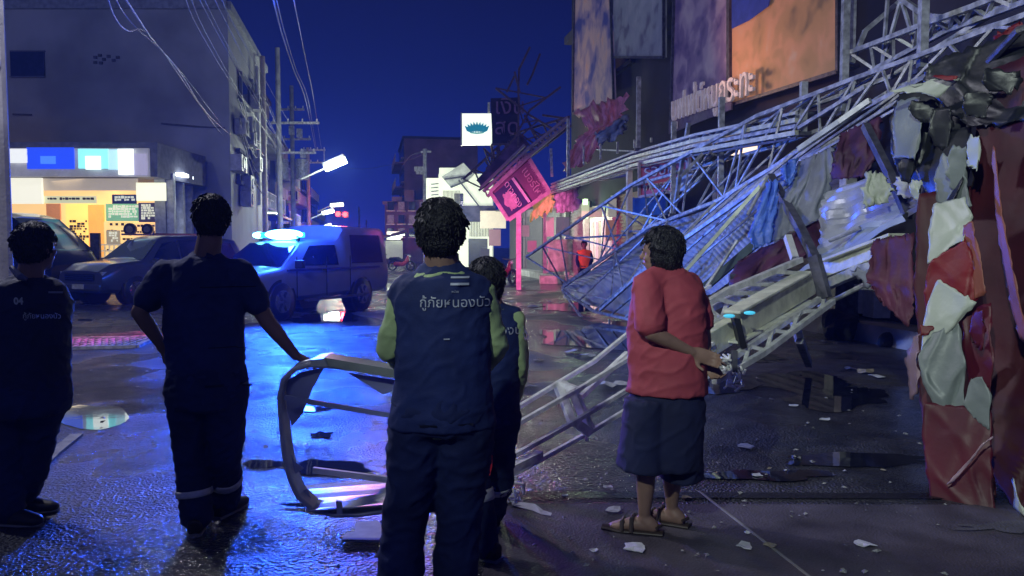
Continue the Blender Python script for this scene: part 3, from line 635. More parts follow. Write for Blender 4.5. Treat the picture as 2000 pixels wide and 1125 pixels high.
# raised white letters
p0 = PX(1311, 240, BX-.6); p1 = PX(1425, 202, BX-.6); u = (p1-p0).normalized()
t = thing('raised_lettering', 'white raised lettering along the bottom of the mauve billboard', 'lettering', p0)
text('บุฟเฟ่ต์หมูกระทะ', .86, mat('letter_white', (.62, .58, .62), .5, emit=(.8, .65, .7), es=.15), 'letters', t, p0+Z*.05, u*.78, Z, .04, .008)
MB().prism([PX(x, y, BX-.5) for x, y in ((1306, 262), (1428, 214), (1428, 192), (1306, 236))], V((.04, 0, 0))).build('backing', mat('mauve_backing', (.2, .16, .25), .6), t)
# torn pink vinyl
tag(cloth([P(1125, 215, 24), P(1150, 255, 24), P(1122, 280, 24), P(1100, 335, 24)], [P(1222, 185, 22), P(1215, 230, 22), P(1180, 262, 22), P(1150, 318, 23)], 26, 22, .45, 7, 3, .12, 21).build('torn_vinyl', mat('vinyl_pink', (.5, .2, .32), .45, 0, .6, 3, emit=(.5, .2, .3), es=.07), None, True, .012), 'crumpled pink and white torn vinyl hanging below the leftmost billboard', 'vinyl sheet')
tag(cloth([P(1160, 262, 21), P(1170, 285, 21)], [P(1228, 222, 20.5), P(1218, 262, 20.5)], 12, 14, .25, 5, 2, .1, 33).build('torn_vinyl', mat('vinyl_grey', (.3, .33, .4), .45, 0, .6, 3, .2, 8), None, True, .012), 'grey crumpled flap of torn vinyl beside the pink one', 'vinyl sheet')

# ------------------------------------------------ lattice helper
def poly3(pts): return [P(*q_) for q_ in pts]
def lattice(name, label, cat, chords, braces, cw=.07, bw=.045, m=steel, m2=None):
    """chords: polylines (px,py,D); braces: (i, j, n, cross) zigzags between chords i and j"""
    ch = [poly3(c) for c in chords]; t = thing(name, label, cat, ch[0][0])
    for c in ch:
        mb = MB()
        for a, b in zip(c, c[1:]): mb.bar(a, b+(b-a).normalized()*.02, cw)
        mb.build('chord', m, t)
    for i, j, n, x in braces:
        for k in range(n):
            t0 = k/n; t1 = (k+.5)/n; t2 = (k+1)/n; jit = .012*((k*7+i*3) % 5-2)
            MB().bar(along(ch[i], t0), along(ch[j], min(1, max(0, t1+jit))), bw).build('brace', m2 or m, t)
            if x: MB().bar(along(ch[j], min(1, max(0, t1+jit))), along(ch[i], t2), bw).build('brace', m2 or m, t)
    return t
K1 = [(1028, 502, 19), (1232, 362, 14.5), (1480, 226, 11), (1660, 157, 9.3), (1807, 104, 8.2), (2040, 15, 6.9)]
K3 = [(1098, 562, 18.4), (1267, 444, 14.6), (1400, 393, 12), (1501, 333, 10.6), (1680, 216, 9), (1820, 144, 8), (2050, 45, 6.7)]
K4 = [(1100, 556, 19.4), (1267, 447, 15.4), (1402, 314, 12.6), (1553, 220, 10.8), (1740, 150, 9.2), (2030, -30, 7.6)]
K5 = [(1232, 364, 15.6), (1400, 316, 12.9), (1508, 288, 11.4), (1640, 240, 9.9), (1740, 178, 9.0), (1900, 108, 8)]
K6 = [(1172, 606, 14.9), (1290, 500, 12.6), (1420, 410, 10.9), (1500, 352, 10.1)]; K7 = [(1098, 566, 18), (1160, 608, 15.6), (1238, 626, 14.2)]
lattice('collapsed_truss', 'long steel lattice truss fallen diagonally from top right to the road above the blue sheet', 'truss', [K1, K3, K4, K5, K6, K7],
        [(0, 1, 13, 1), (2, 0, 10, 1), (3, 1, 9, 1), (1, 4, 9, 1), (1, 5, 5, 0)], .05, .028)
lattice('collapsed_truss', 'dark upper steel lattice above the long fallen truss at the top right', 'truss',
        [[(1660, 103, 10), (1793, 52, 8.8), (1900, 13, 8), (2030, -40, 7.3)], [(1700, 140, 9.8), (1850, 60, 8.6), (2040, -10, 7.2)], [(1735, -20, 9.6), (1800, 25, 9), (1885, 50, 8.4)], [(1760, 0, 10), (1690, 60, 10), (1665, 120, 10)]],
        [(0, 1, 9, 1), (2, 1, 5, 1)], .055, .035, steel)
for i, (x, y0, y1, D, l_) in enumerate(((1650, -30, 222, 10, 'tallest of the upright steel posts, right of the orange billboard'), (1803, -30, 138, 8.4, 'upright steel post in the top right lattice'), (1569, 160, 262, 10.4, 'short upright steel post below the orange billboard'),
        (1408, 190, 392, 12.4, 'upright steel post crossing the right end of the white lettering'), (1315, 238, 420, 14, 'upright steel post at the left end of the white lettering'), (1247, 150, 292, 16, 'dim upright steel post left of the white lettering'),
        (1663, -20, 130, 10.4, 'second thin post beside the tallest upright post'))):
    a = P(x, y0, D); b = P(x, y1, D); t = thing('steel_post', l_, 'steel post', b, 'upright posts of the collapsed frame')
    MB().box((a+b)/2, (.085, .085, (a-b).length), RT, F, Z).build('shaft', steel, t); MB().box(b, (.16, .16, .05), RT, F, Z).build('end_plate', steeld, t)
def rod(label, pts, w_=.06, m=steel, round_=False, name='steel_bar'):
    p = poly3(pts); mb = MB()
    if round_: mb.tube(p, w_/2, 8)
    else:
        for a, b in zip(p, p[1:]): mb.bar(a, b, w_)
    return tag(mb.build(name, m), label, 'steel bar', 'loose bars of the collapsed frame')
rod('pale straight bar rising from behind the woman across the blue sheet', [(1340, 528, 10.6), (1502, 344, 10.2)], .05, mat('pale_bar', (.6, .66, .55), .4, .3))
rod('dark bar lying parallel below the pale straight bar', [(1378, 560, 10), (1500, 455, 9.6), (1490, 430, 9.6)], .1, mat('dark_bar', (.08, .12, .14), .5, .3))
rod('dark strut running down from the truss to the beam joint', [(1505, 345, 9.9), (1560, 440, 8.6), (1612, 545, 7.6)], .085, steeld)
rod('dark strut running down right of the maroon cloth', [(1690, 245, 8.4), (1740, 345, 7.8), (1774, 422, 7.2)], .075, steeld)
rod('short prop standing under the wide beam', [(1550, 625, 7.6), (1562, 665, 7.4), (1580, 712, 9.0)], .07, steel)
rod('bright bent angle bar with peeled coating near the cloth', [(1560, 292, 9.4), (1640, 238, 8.9), (1700, 196, 8.6)], .06, mat('bright_bar', (.75, .8, .7), .35, .2))
rod('bar standing at the left end of the white lettering, leaning', [(1315, 420, 14), (1345, 240, 13.5)], .06)
rod('curved conduit behind the red lettered board', [(1375, 318, 13), (1395, 300, 13), (1412, 310, 13), (1415, 345, 13)], .06, steel, True)
rod('short upright bar dropping from the blue sheet behind the woman', [(1430, 535, 9), (1432, 580, 9)], .07, steeld)
rod('shiny bolt shaped piece on top of the beam near the joint', [(1538, 462, 8.4), (1552, 505, 8.2)], .07, whitep)
# ------------------------------------------------ blue corrugated sheet
def corr(label, low_, top_, m, n=70, k=14, amp=.035, freq=2.2, name='roof_sheet', wob=.1, seed=0, skew=0):
    lo = poly3(low_); to = poly3(top_); rows = []
    nr = (lo[-1]-lo[0]).cross(to[0]-lo[0]).normalized()
    for i in range(n+1):
        t_ = i/n; a = along(lo, t_); b = along(to, t_)
        rows.append([along(lo, min(1, max(0, t_+skew*(.5-j/k)*min(1, 4*t_)*min(1, 4-4*t_)))).lerp(along(to, min(1, max(0, t_+skew*(.5-j/k)*min(1, 4*t_)*min(1, 4-4*t_)))), j/k)+nr*((amp*abs(sin(j*freq)) if not skew else .012*abs(sin(i*.55))+.02*sin(i*.07))+wob*noise.noise(V((t_*4+seed, j/k*2, seed)))) for j in range(k+1)])
    return tag(MB().grid(rows).build(name, m, None, False, .008), label, 'metal sheet')
bs = mat('blue_sheet', (.36, .42, .58), .5, .1, .35, 1.5, .12, 14)
corr('large buckled pale blue corrugated sheet lying under the long fallen truss', [(1100, 582, 19), (1235, 622, 15), (1385, 572, 12), (1480, 520, 10.4), (1530, 470, 9.8)], [(1102, 562, 19.6), (1267, 452, 15.6), (1400, 397, 13), (1500, 337, 11.4), (1560, 300, 10.6)], bs, 240, 20, .05, 1.2, wob=.07, skew=.34)
corr('white torn corrugated sheet between the two dark struts', [(1600, 520, 8.2), (1700, 465, 7.7), (1810, 404, 7.0)], [(1615, 378, 8.8), (1700, 352, 8.2), (1796, 348, 7.4)], mat('white_sheet', (.55, .57, .64), .35, .2, .3, 2, .25, 8), 50, 22, .05, 1.1, wob=.12, seed=5)
corr('narrow pale blue sheet edge below the white torn sheet', [(1560, 540, 8.0), (1640, 500, 7.7), (1770, 432, 7.1)], [(1600, 508, 8.2), (1680, 455, 7.9), (1762, 418, 7.4)], bs, 40, 8, .03, 1.3, seed=9)
# ------------------------------------------------ cloths between trusses
def hang(label, left, right, m, amp=.1, n=26, k=22, fx=5, fy=2, tear=.03, seed=0, cat='torn cloth', name='torn_cloth'):
    return tag(cloth(poly3(left), poly3(right), n, k, amp*.65, fx*.7, fy*.8, tear*.8, seed).build(name, m, None, True, .006), label, cat)
gt = mat('grey_tarp', (.26, .28, .33), .5, 0, .25, 3, .4, 14); bt = mat('blue_tarp', (.12, .25, .85), .35, 0, .3, 6, .8, 20)
mr = mat('maroon_cloth', (.09, .025, .06), .6, 0, .4, 4, .4, 12); ct = mat('cream_tarp', (.55, .6, .47), .5, 0, .2, 4, .5, 10)
hang('large grey tarpaulin hanging under the truss beside the dark strut', [(1560, 315, 9.4), (1540, 370, 9.2), (1508, 420, 9.2), (1500, 478, 9)], [(1624, 288, 8.9), (1625, 340, 8.7), (1625, 385, 8.7), (1622, 418, 8.6)], gt, .12, seed=2)
hang('crumpled bright blue plastic hanging from the truss, upper piece', [(1525, 322, 9.3), (1528, 345, 9.2), (1535, 365, 9.2)], [(1562, 305, 9.2), (1556, 335, 9.1), (1545, 360, 9.1)], bt, .1, 14, 12, seed=4)
hang('crumpled bright blue plastic running down the left edge of the grey tarpaulin', [(1498, 355, 9.3), (1482, 400, 9.2), (1462, 460, 9.1), (1468, 490, 9)], [(1522, 352, 9.2), (1522, 390, 9.1), (1510, 435, 9), (1510, 470, 8.9)], bt, .12, 24, 14, seed=6)
hang('dark maroon torn cloth high up between grey tarpaulin and dark strut', [(1640, 262, 8.7), (1628, 300, 8.6), (1628, 350, 8.6)], [(1725, 225, 8.3), (1718, 290, 8.2), (1690, 345, 8.2)], mr, .12, seed=8)
hang('dark maroon cloth sagging below the blue sheet behind the strut', [(1450, 505, 9.2), (1428, 540, 9), (1420, 590, 8.8)], [(1622, 420, 8.7), (1600, 480, 8.6), (1545, 520, 8.6)], mr, .15, seed=10)
hang('cream torn tarpaulin scrap hanging in front of the white sheet', [(1692, 335, 7.6), (1684, 370, 7.5), (1688, 408, 7.5)], [(1728, 340, 7.4), (1740, 370, 7.3), (1732, 395, 7.3)], ct, .09, 16, 16, seed=12)
hang('small white scrap at the right end of the white torn sheet', [(1750, 345, 7.2), (1752, 380, 7.2)], [(1805, 365, 7), (1808, 400, 6.9)], mat('white_tarp', (.55, .56, .6), .5, 0, .2, 4, .5, 10), .06, 10, 10, seed=14)
hang('dark red cloth with a pale lower edge hanging right of the beam', [(1705, 470, 6.6), (1690, 540, 6.4), (1715, 580, 6.3)], [(1780, 455, 6.2), (1782, 560, 6), (1778, 642, 5.9)], mat('dark_red_cloth', (.13, .03, .06), .6, 0, .4, 3, .4, 12), .1, seed=16)
hang('pale grey flap folded under the beam end', [(1660, 528, 6.9), (1690, 562, 6.7)], [(1750, 522, 6.3), (1752, 545, 6.3)], gt, .05, 10, 12, seed=18)
hang('pinkish rag caught on the beam end', [(1708, 480, 6.7), (1700, 515, 6.6), (1712, 545, 6.5)], [(1732, 474, 6.5), (1738, 505, 6.4), (1735, 530, 6.4)], mat('pink_rag', (.5, .3, .34), .6, 0, .4, 8, .4, 14), .07, 14, 10, tear=.05, seed=20)
# ------------------------------------------------ wide cream beam with its ladder frame
bm_ = thing('steel_beam', 'wide cream coloured channel beam lying across behind the woman, held by the dark strut', 'beam', P(1400, 660, 6.2))
ps0 = mat('lit_cream', (.88, .88, .72), .4, 0, .2, 8)  # paler copy of the cream, puts the lit beam edge into the colour
def beamseg(name, a, b, h, th, m, par=bm_):
    A_ = P(*a); B_ = P(*b); d = (B_-A_).normalized(); dnv = -Z; mb = MB()
    up = (Z-d*d.z).normalized(); out = d.cross(up).normalized(); out = out if out.dot(F) < 0 else -out
    return mb.box((A_+B_)/2-up*h/2-out*th/2, ((B_-A_).length, th, h), d, out, up).build(name, m, par, bevel=.008)
beamseg('web', (1448, 614, 6.2), (1592, 534, 7.3), .2, .1, cream)
beamseg('web', (1385, 652, 6.0), (1436, 622, 6.25), .2, .1, cream)
beamseg('flange', (1446, 608, 6.1), (1590, 529, 7.2), .025, .15, ps0); beamseg('flange', (1448, 668, 6.1), (1598, 586, 7.2), .02, .12, ps0)
beamseg('web', (1604, 512, 7.4), (1730, 462, 6.6), .15, .16, cream); beamseg('flange', (1602, 506, 7.3), (1735, 455, 6.5), .03, .22, cream)
beamseg('web', (1604, 548, 7.3), (1700, 505, 6.8), .09, .1, steel)
tape = MB().box(P(1443, 650, 6.12), (.05, .1, .24), RT, F, (Z-RT*.25).normalized()); tape.build('dark_band', black, bm_)
for x, y in ((1424, 617), (1464, 611)): MB().ell(P(x, y, 6.02), (.05, .03, .016), n=10, m=6).build('cyan_glint', mat('cyan_glint', (.1, .7, .9), .4, emit=(.08, .6, .9), es=.7), bm_)  # glowing ellipsoids stand in for cyan reflections on the beam
MB().bar(P(1590, 500, 7.1), P(1612, 582, 7.0), .07, .1).build('joint_plate', steeld, bm_)
lattice('ladder_truss', 'upper ladder shaped steel frame behind the woman, resting above the cream beam', 'steel frame',
        [[(1382, 592, 6.4), (1420, 568, 6.6), (1562, 508, 7.3)], [(1380, 640, 6.2), (1500, 575, 6.9), (1612, 528, 7.5)], [(1384, 605, 6.6), (1530, 530, 7.3)]], [(0, 1, 5, 0), (2, 1, 4, 1)], .05, .035, mat('pale_steel', (.75, .75, .72), .4, .1, .3, 10))
lattice('ladder_truss', 'lower rail of parallel bars under the cream beam', 'steel frame', [[(1392, 725, 5.8), (1480, 665, 6.3), (1612, 576, 7.1)], [(1395, 745, 5.7), (1490, 690, 6.2), (1625, 590, 7.0)]], [(0, 1, 5, 1)], .045, .03, mat('pale_steel', (.55, .56, .58)))
# foreground box truss
ps = mat('bright_steel', (.88, .88, .86), .38, 0, .25, 14, .15, 50)
L1 = [(985, 812, 4.85), (1090, 748, 5.3), (1160, 706, 5.6), (1240, 640, 6.0), (1385, 560, 6.7)]; L2 = [(985, 842, 4.7), (1130, 760, 5.2), (1225, 702, 5.6), (1390, 618, 6.3)]
L3 = [(985, 900, 4.5), (1120, 825, 5.0), (1230, 758, 5.5), (1390, 672, 6.0)]; L4 = [(985, 936, 4.72), (1150, 845, 5.2), (1228, 798, 5.5), (1395, 730, 5.9)]
t = lattice('ladder_truss', 'four railed bright steel box truss lying between the rescue workers and the woman', 'truss', [L1, L2, L3, L4], [], .027, .024, ps)
for (a, b, w_) in (((1088, 750, 5.3), (1118, 825, 5.05), .05), ((1095, 752, 5.3), (1120, 768, 5.25), .07), ((1118, 760, 5.2), (1150, 842, 5.15), .05), ((1128, 770, 5.2), (1158, 836, 5.2), .035), ((1135, 775, 5.3), (1225, 690, 5.7), .035),
        ((1120, 822, 5.05), (1150, 845, 5.1), .06), ((1090, 748, 5.3), (1130, 762, 5.2), .04), ((1150, 800, 5.2), (1146, 862, 5.15), .02)): MB().bar(P(*a), P(*b), w_).build('brace', ps, t)
rod('short loose bar lying on the lowest rail of the bright steel truss', [(995, 918, 4.45), (1055, 888, 4.7)], .05, ps)
# shops' plinth clutter at the right
for i, (x, y, w_, h, D, m, l_) in enumerate(((1690, 585, .55, .45, 13, whitep, 'white box on the lit plinth under the beam'), (1716, 596, .35, .4, 12.6, whitep, 'small white box right of the first box under the beam'), (1645, 590, .4, .9, 13, steeld, 'grey bin standing under the beam end'))):
    t = thing('box' if m is whitep else 'bin', l_, 'box' if m is whitep else 'bin', P(x, y, D)); MB().box(P(x, y, D), (w_, .4, h), RT, F, Z).build('body', m, t, bevel=.02); MB().box(P(x, y, D)+Z*(h/2+.02), (w_*1.05, .43, .05), RT, F, Z).build('lid', m, t)
kb = [G(1570, 640), G(1640, 622), G(1780, 660), G(1900, 700)]
mb = MB()
for a, b in zip(kb, kb[1:]): mb.bar(a+Z*.1, b+Z*.1, .4, .22)
struct(mb.build('kerb', mat('plinth', (.38, .38, .42))))
for i, (x, y, r_, l_) in enumerate(((1590, 575, .33, 'dark heap of wreckage below the beam near the kerb'), (1640, 640, .3, 'rounded dark heap beside the kerb'), (1730, 655, .15, 'small dark lump on the kerb'))):
    g = G(x, y+22); mb = MB().ell(g+Z*r_*.6, (r_, r_*.8, r_*.8), n=16, m=10)
    for v_ in mb.bm.verts: v_.co += (v_.co-g)*(.4*noise.noise(v_.co*4))
    tag(mb.build('rubble_heap', walld, None), l_, 'rubble')

# ------------------------------------------------ big torn vinyl banner at the right
VB = thing('torn_banner', 'huge torn red, white and black vinyl banner hanging at the right edge', 'banner', G(1900, 1000))
vr = mat('vinyl_red', (.19, .008, .01), .5, 0, .35, 2.5, .25, 9); vd = mat('vinyl_dark_red', (.06, .003, .006), .6, 0, .4, 2, .25, 7); vk = mat('vinyl_black', (.022, .024, .026), .4, 0, .4, 3, .3, 8)
vw = mat('vinyl_white', (.46, .5, .42), .4, 0, .12, 3, .25, 9); vg = mat('vinyl_back', (.2, .23, .22), .45, 0, .2, 3, .35, 9); vbz = mat('vinyl_brown', (.26, .08, .05), .5, 0, .3, 3, .2, 8); vpk = mat('vinyl_wine', (.085, .004, .013), .5, 0, .3, 3, .25, 7)
def vb(name, left, right, m, amp=.05, n=40, k=20, fx=5, fy=1.5, tear=.012, seed=0, th=.004):
    return cloth2(poly3(left), poly3(right), n, k, amp*.32, tear*1.5, seed).build(name, m, VB, True, th)
vb('lining', [(1790, 380, 5.4), (1785, 560, 5.3), (1792, 760, 5.15), (1812, 985, 4.75)], [(1925, 360, 5.2), (1935, 560, 5.0), (1940, 760, 4.85), (1945, 990, 4.5)], vd, .05, 40, 20, seed=40)
vb('dark_drape', [(1905, 150, 5.4), (1895, 400, 5.2), (1900, 700, 5.0), (1905, 870, 4.7), (1985, 1012, 4.3)], [(2120, 60, 4.6), (2120, 400, 4.5), (2120, 700, 4.4), (2120, 900, 4.2), (2090, 1060, 4.0)], vd, .1, 50, 30, 7, .7, seed=41)
vb('black_panel', [(1745, 185, 6.0), (1738, 230, 5.9), (1742, 300, 5.8), (1760, 350, 5.8)], [(1905, 150, 5.5), (1900, 260, 5.4), (1895, 330, 5.3), (1880, 392, 5.2)], vk, .09, 30, 24, 6, 1, .03, seed=43)
vb('black_panel', [(1800, 130, 5.8), (1805, 170, 5.7), (1870, 230, 5.4), (1895, 250, 5.3)], [(2100, 20, 4.9), (2100, 120, 4.8), (2100, 180, 4.7), (2100, 230, 4.6)], vk, .12, 24, 30, 6, 2, .04, seed=44)
vb('black_panel', [(1760, 270, 5.9), (1790, 335, 5.6), (1815, 385, 5.5), (1815, 420, 5.45)], [(1890, 250, 5.3), (1888, 300, 5.2), (1880, 350, 5.1), (1860, 400, 5.1)], vk, .07, 24, 20, seed=46)
vb('torn_strip', [(1748, 198, 5.85), (1743, 250, 5.8), (1745, 308, 5.75)], [(1796, 190, 5.6), (1800, 250, 5.55), (1786, 312, 5.5)], vg, .05, 24, 10, 3, 1.2, .02, seed=47)
vb('fold_highlight', [(1770, 255, 5.7), (1775, 300, 5.7), (1776, 338, 5.65)], [(1779, 258, 5.68), (1782, 300, 5.68), (1781, 340, 5.62)], vw, .01, 16, 3, seed=48)
vb('white_scrap', [(1770, 168, 5.5), (1735, 178, 5.6)], [(1872, 150, 5.2), (1838, 186, 5.3)], vw, .03, 16, 20, 3, 1.2, .03, seed=49)
vb('red_scrap', [(1820, 150, 5.3), (1850, 158, 5.2)], [(1870, 148, 5.15), (1866, 156, 5.15)], vr, .01, 6, 8, seed=50)
vb('back_panel', [(1835, 300, 5.35), (1822, 350, 5.35), (1832, 398, 5.3)], [(1866, 310, 5.2), (1885, 355, 5.1), (1893, 405, 5.0)], vg, .06, 24, 14, seed=51)
vb('white_panel', [(1818, 400, 5.05), (1812, 450, 5.0), (1810, 515, 4.95)], [(1886, 385, 4.85), (1895, 425, 4.8), (1880, 470, 4.78)], vw, .05, 30, 18, 3, 1.1, seed=52)
vb('red_panel', [(1810, 512, 4.94), (1806, 570, 4.9), (1808, 640, 4.85)], [(1882, 468, 4.77), (1900, 520, 4.7), (1924, 570, 4.65)], vr, .06, 30, 18, 3, 1.2, seed=53)
vb('brown_fold', [(1880, 440, 4.8), (1888, 500, 4.75), (1905, 585, 4.66)], [(1898, 430, 4.72), (1912, 490, 4.66), (1925, 570, 4.6)], vbz, .02, 20, 8, seed=54)
vb('white_panel', [(1806, 600, 4.87), (1798, 645, 4.83), (1795, 690, 4.8)], [(1832, 545, 4.82), (1905, 590, 4.6), (1862, 640, 4.7)], vw, .04, 26, 18, 3, 1.1, seed=55)
vb('red_stripe', [(1796, 634, 4.8), (1795, 655, 4.79)], [(1832, 636, 4.76), (1812, 650, 4.77)], vr, .01, 6, 8, seed=56)
vb('grey_panel', [(1800, 660, 4.82), (1788, 700, 4.8), (1795, 745, 4.76), (1822, 795, 4.7)], [(1870, 620, 4.7), (1878, 690, 4.62), (1885, 740, 4.58), (1886, 800, 4.55)], vg, .09, 34, 22, 5, 2, seed=57)
vb('wine_panel', [(1800, 785, 4.72), (1802, 850, 4.66), (1808, 930, 4.58), (1820, 995, 4.5)], [(1935, 800, 4.45), (1935, 850, 4.4), (1938, 930, 4.35), (1940, 998, 4.32)], vpk, .045, 36, 26, 3, 2.4, .01, seed=58)
vb('wine_panel', [(1872, 610, 4.74), (1880, 700, 4.68), (1892, 800, 4.6)], [(1935, 590, 4.6), (1935, 700, 4.5), (1935, 810, 4.46)], vpk, .05, 26, 12, seed=59)
vb('grey_flap', [(1892, 738, 4.56), (1880, 790, 4.54), (1898, 815, 4.5)], [(1918, 735, 4.46), (1934, 770, 4.42), (1932, 840, 4.4)], vg, .04, 18, 12, seed=60)
vb('shiny_fold', [(1846, 945, 4.42), (1862, 938, 4.4)], [(1920, 868, 4.3), (1938, 850, 4.28)], mat('vinyl_sheen', (.45, .3, .36), .2, 0, .2, 4), .02, 8, 20, seed=61)
vb('hem', [(1815, 988, 4.48), (1818, 998, 4.46)], [(1940, 996, 4.28), (1940, 1002, 4.26)], mat('hem_white', (.6, .55, .58), .5), .012, 3, 20, seed=62)
vb('hem', [(1975, 930, 4.36), (1982, 990, 4.28)], [(1992, 985, 4.2), (2004, 1014, 4.1)], vw, .03, 14, 5, tear=.02, seed=63)
vb('long_fold_highlight', [(1938, 285, 4.75), (1945, 420, 4.7), (1965, 560, 4.6), (1990, 660, 4.5)], [(1943, 285, 4.7), (1958, 420, 4.64), (1985, 560, 4.5), (2012, 680, 4.4)], vbz, .02, 36, 5, seed=64)  # brown strip painted as the highlight along a drape fold
vb('pink_edge', [(1778, 660, 5.0), (1768, 700, 5.0), (1782, 780, 4.9)], [(1796, 650, 4.86), (1790, 710, 4.86), (1796, 770, 4.8)], mat('vinyl_mauve', (.3, .2, .24), .5, 0, .3, 5), .04, 16, 6, tear=.03, seed=65)
MB().tube([P(1905, 150, 5.5), P(1990, 60, 5.0), P(2100, 20, 4.8)], .03).build('rope', steeld, VB)
hang('red cloth scrap high in the top right lattice', [(1940, 70, 7), (1945, 84, 7)], [(1995, 42, 6.8), (1998, 75, 6.8)], vr, .06, 10, 12, tear=.05, seed=70)
hang('grey cloth scrap caught on the truss at the upper right', [(1895, 110, 7), (1890, 125, 7)], [(1925, 100, 6.8), (1935, 118, 6.8)], gt, .05, 8, 10, tear=.05, seed=71)

# ------------------------------------------------ tilted pink sign on its post, lit crown sign, rusty lattice
g = G(1013, 566); SP = thing('street_sign', 'tilted purple sign with emblem on a pink lit post beside the wreckage', 'sign', g)
MB().box(g+Z*1.3, (.17, .17, 2.6), RT, F, Z).build('post', pk, SP)
Dp = 26.2
cor = [P(957, 375, Dp), P(993, 430, Dp), P(1073, 375, Dp), P(1030, 305, Dp)]
MB().prism(cor, F*.15).build('panel', mat('sign_purple', (.2, .07, .17), .5, 0, .2, 2), SP)
fr = mat('sign_pink_frame', (.6, .4, .5), .5)
for a, b in zip(cor, cor[1:]+cor[:1]): MB().bar(a-F*.03, b-F*.03, .13).build('frame', fr, SP)
MB().bar(cor[0]+Z*.02-F*.05, cor[1]-F*.05, .1).build('frame', fr, SP)
e_ = [P(x, y, Dp-.08) for x, y in ((964, 379), (994, 423), (1034, 395), (1001, 348))]
MB().prism(e_, F*.05).build('emblem_panel', mat('sign_navy', (.008, .01, .12), .5), SP)
MB().bar(e_[2]-F*.03, e_[3]-F*.03, .09).build('frame', mat('sign_white_edge', (.8, .7, .8), .5), SP)
uu = (cor[2]-cor[3]).normalized(); vv = (cor[3]-cor[0]).normalized()
c_ = P(997, 391, Dp-.12); pts = []
for k in range(30):
    a_ = 2*pi*k/30; r_ = .3+.07*noise.noise(V((cos(a_)*3, sin(a_)*3, 2)))*2; pts.append(c_+uu*cos(a_)*r_*1.05+vv*sin(a_)*r_*.75)
MB().prism(pts, F*.03).build('emblem', fr, SP)
text('ดาวทอง', .3, mat('sign_white_edge', (.8, .7, .8)), 'lettering', SP, P(984, 359, Dp-.16), uu, vv, .01)
text('เบอร์ใหม่', .36, fr, 'lettering', SP, P(1018, 333, Dp-.08), uu, vv, .01)
text('ร้านอาหารครัวไทย', .2, fr, 'lettering', SP, P(1030, 316, Dp-.08), uu, vv, .01)
c_ = P(932, 253, 29); CS = thing('lit_sign', 'square glowing white sign with a teal crown shaped emblem high over the street', 'sign', c_)
MB().box(c_, (1.12, .3, 1.14), RT, F, Z).build('light_box', mat('light_box', (.9, .95, .8), .4, emit=(.93, 1, .8), es=1.15), CS)
teal = mat('teal_ink', (.02, .2, .3), .5, emit=(.02, .28, .4), es=.6)
mb = MB()
for k in range(-4, 5):
    b0 = c_-F*.18+RT*(k*.05)-Z*.16; ang = k*.22; q_ = b0+RT*(sin(ang)*.34)+Z*(cos(ang)*.44)
    sdv = RT*cos(ang)-Z*sin(ang); mb.add([b0, (b0+q_)/2+sdv*.08, q_, (b0+q_)/2-sdv*.08], [(0, 1, 2, 3)])
mb.build('petals', teal, CS, solid=.01)
MB().prism([c_-F*.165+RT*x+Z*z for x, z in ((-.34, -.08), (-.22, -.17), (0, -.2), (.22, -.17), (.34, -.08), (.2, -.12), (0, -.14), (-.2, -.12))], F*-.01).build('band', mat('teal_pale', (.3, .6, .5), .5, emit=(.35, .7, .6), es=.5), CS)
MB().bar(P(955, 232, 29.2), P(955, 200, 29.2), .08).build('bracket', steel, CS)
for s_ in (-1, 1): MB().box(c_+RT*s_*.58, (.05, .34, 1.2), RT, F, Z).build('frame', whitep, CS)
MB().bar(P(957, 275, 29.3), P(990, 400, 29.3), .1).build('mast', rust, CS)
RL = [[(905, 350, 29), (1000, 262, 28), (1112, 228, 27)], [(935, 372, 27.5), (1045, 300, 27), (1115, 246, 26.6)], [(968, 172, 27), (1035, 225, 27), (1085, 255, 27)], [(1035, 92, 27), (1014, 135, 27), (1012, 180, 27), (1015, 215, 27)],
      [(1055, 105, 27.6), (1040, 145, 27.6), (1030, 165, 27.6)], [(1005, 140, 26.6), (1015, 180, 26.6)], [(1095, 170, 27), (1035, 215, 27), (1010, 260, 27), (985, 310, 27)], [(990, 180, 27.4), (1004, 150, 27.4)],
      [(1025, 225, 27.2), (1045, 262, 27), (1070, 285, 27)], [(960, 282, 28), (1000, 281, 28)], [(960, 330, 27.6), (1010, 365, 27)], [(1005, 270, 27.8), (950, 330, 28)], [(945, 290, 28.4), (985, 330, 28)], [(1013, 210, 26.5), (1012, 285, 26.5)], [(1060, 225, 28), (1110, 232, 27.5)]]
lattice('rusty_lattice', 'tangled rusty lattice mast leaning over the street behind the glowing crown sign', 'lattice', RL, [(0, 1, 9, 1), (2, 6, 3, 1), (12, 1, 3, 1), (9, 10, 3, 1)], .07, .045, rust)
t = thing('letter_board', 'faint dark letter board standing in the rusty lattice beside the glowing crown sign', 'sign', P(985, 275, 27.9))
MB().prism([P(958, 192, 28), P(1016, 190, 28), P(1012, 282, 28), P(962, 284, 28)], F*.05).build('panel', mat('letter_back', (.03, .02, .07), .7), t)
for w_, y in (('เงิน', 222), ('สด', 262)): text(w_, .78, mat('letter_mauve', (.3, .16, .3), .6), 'lettering', t, P(965, y, 27.8), RT, Z, .02)
for a, b, l_ in (((1110, 345, 22), (1110, 232, 22), 'thin dark post left of the pink torn vinyl'), ((1078, 345, 24), (1076, 290, 24), 'thin pale post behind the top corner of the tilted sign')): rod(l_, [a, b], .08)
for k in range(5): rod(['first', 'second', 'third', 'fourth', 'fifth'][k]+' thin upright rod on the awning roof counted from the left', [(1140+k*33, 322-k*11, 20-k), (1140+k*33, 285-k*4, 20-k)], .04)
rod('long thin horizontal rod above the awning roof', [(1165, 292, 20), (1250, 296, 17)], .03)

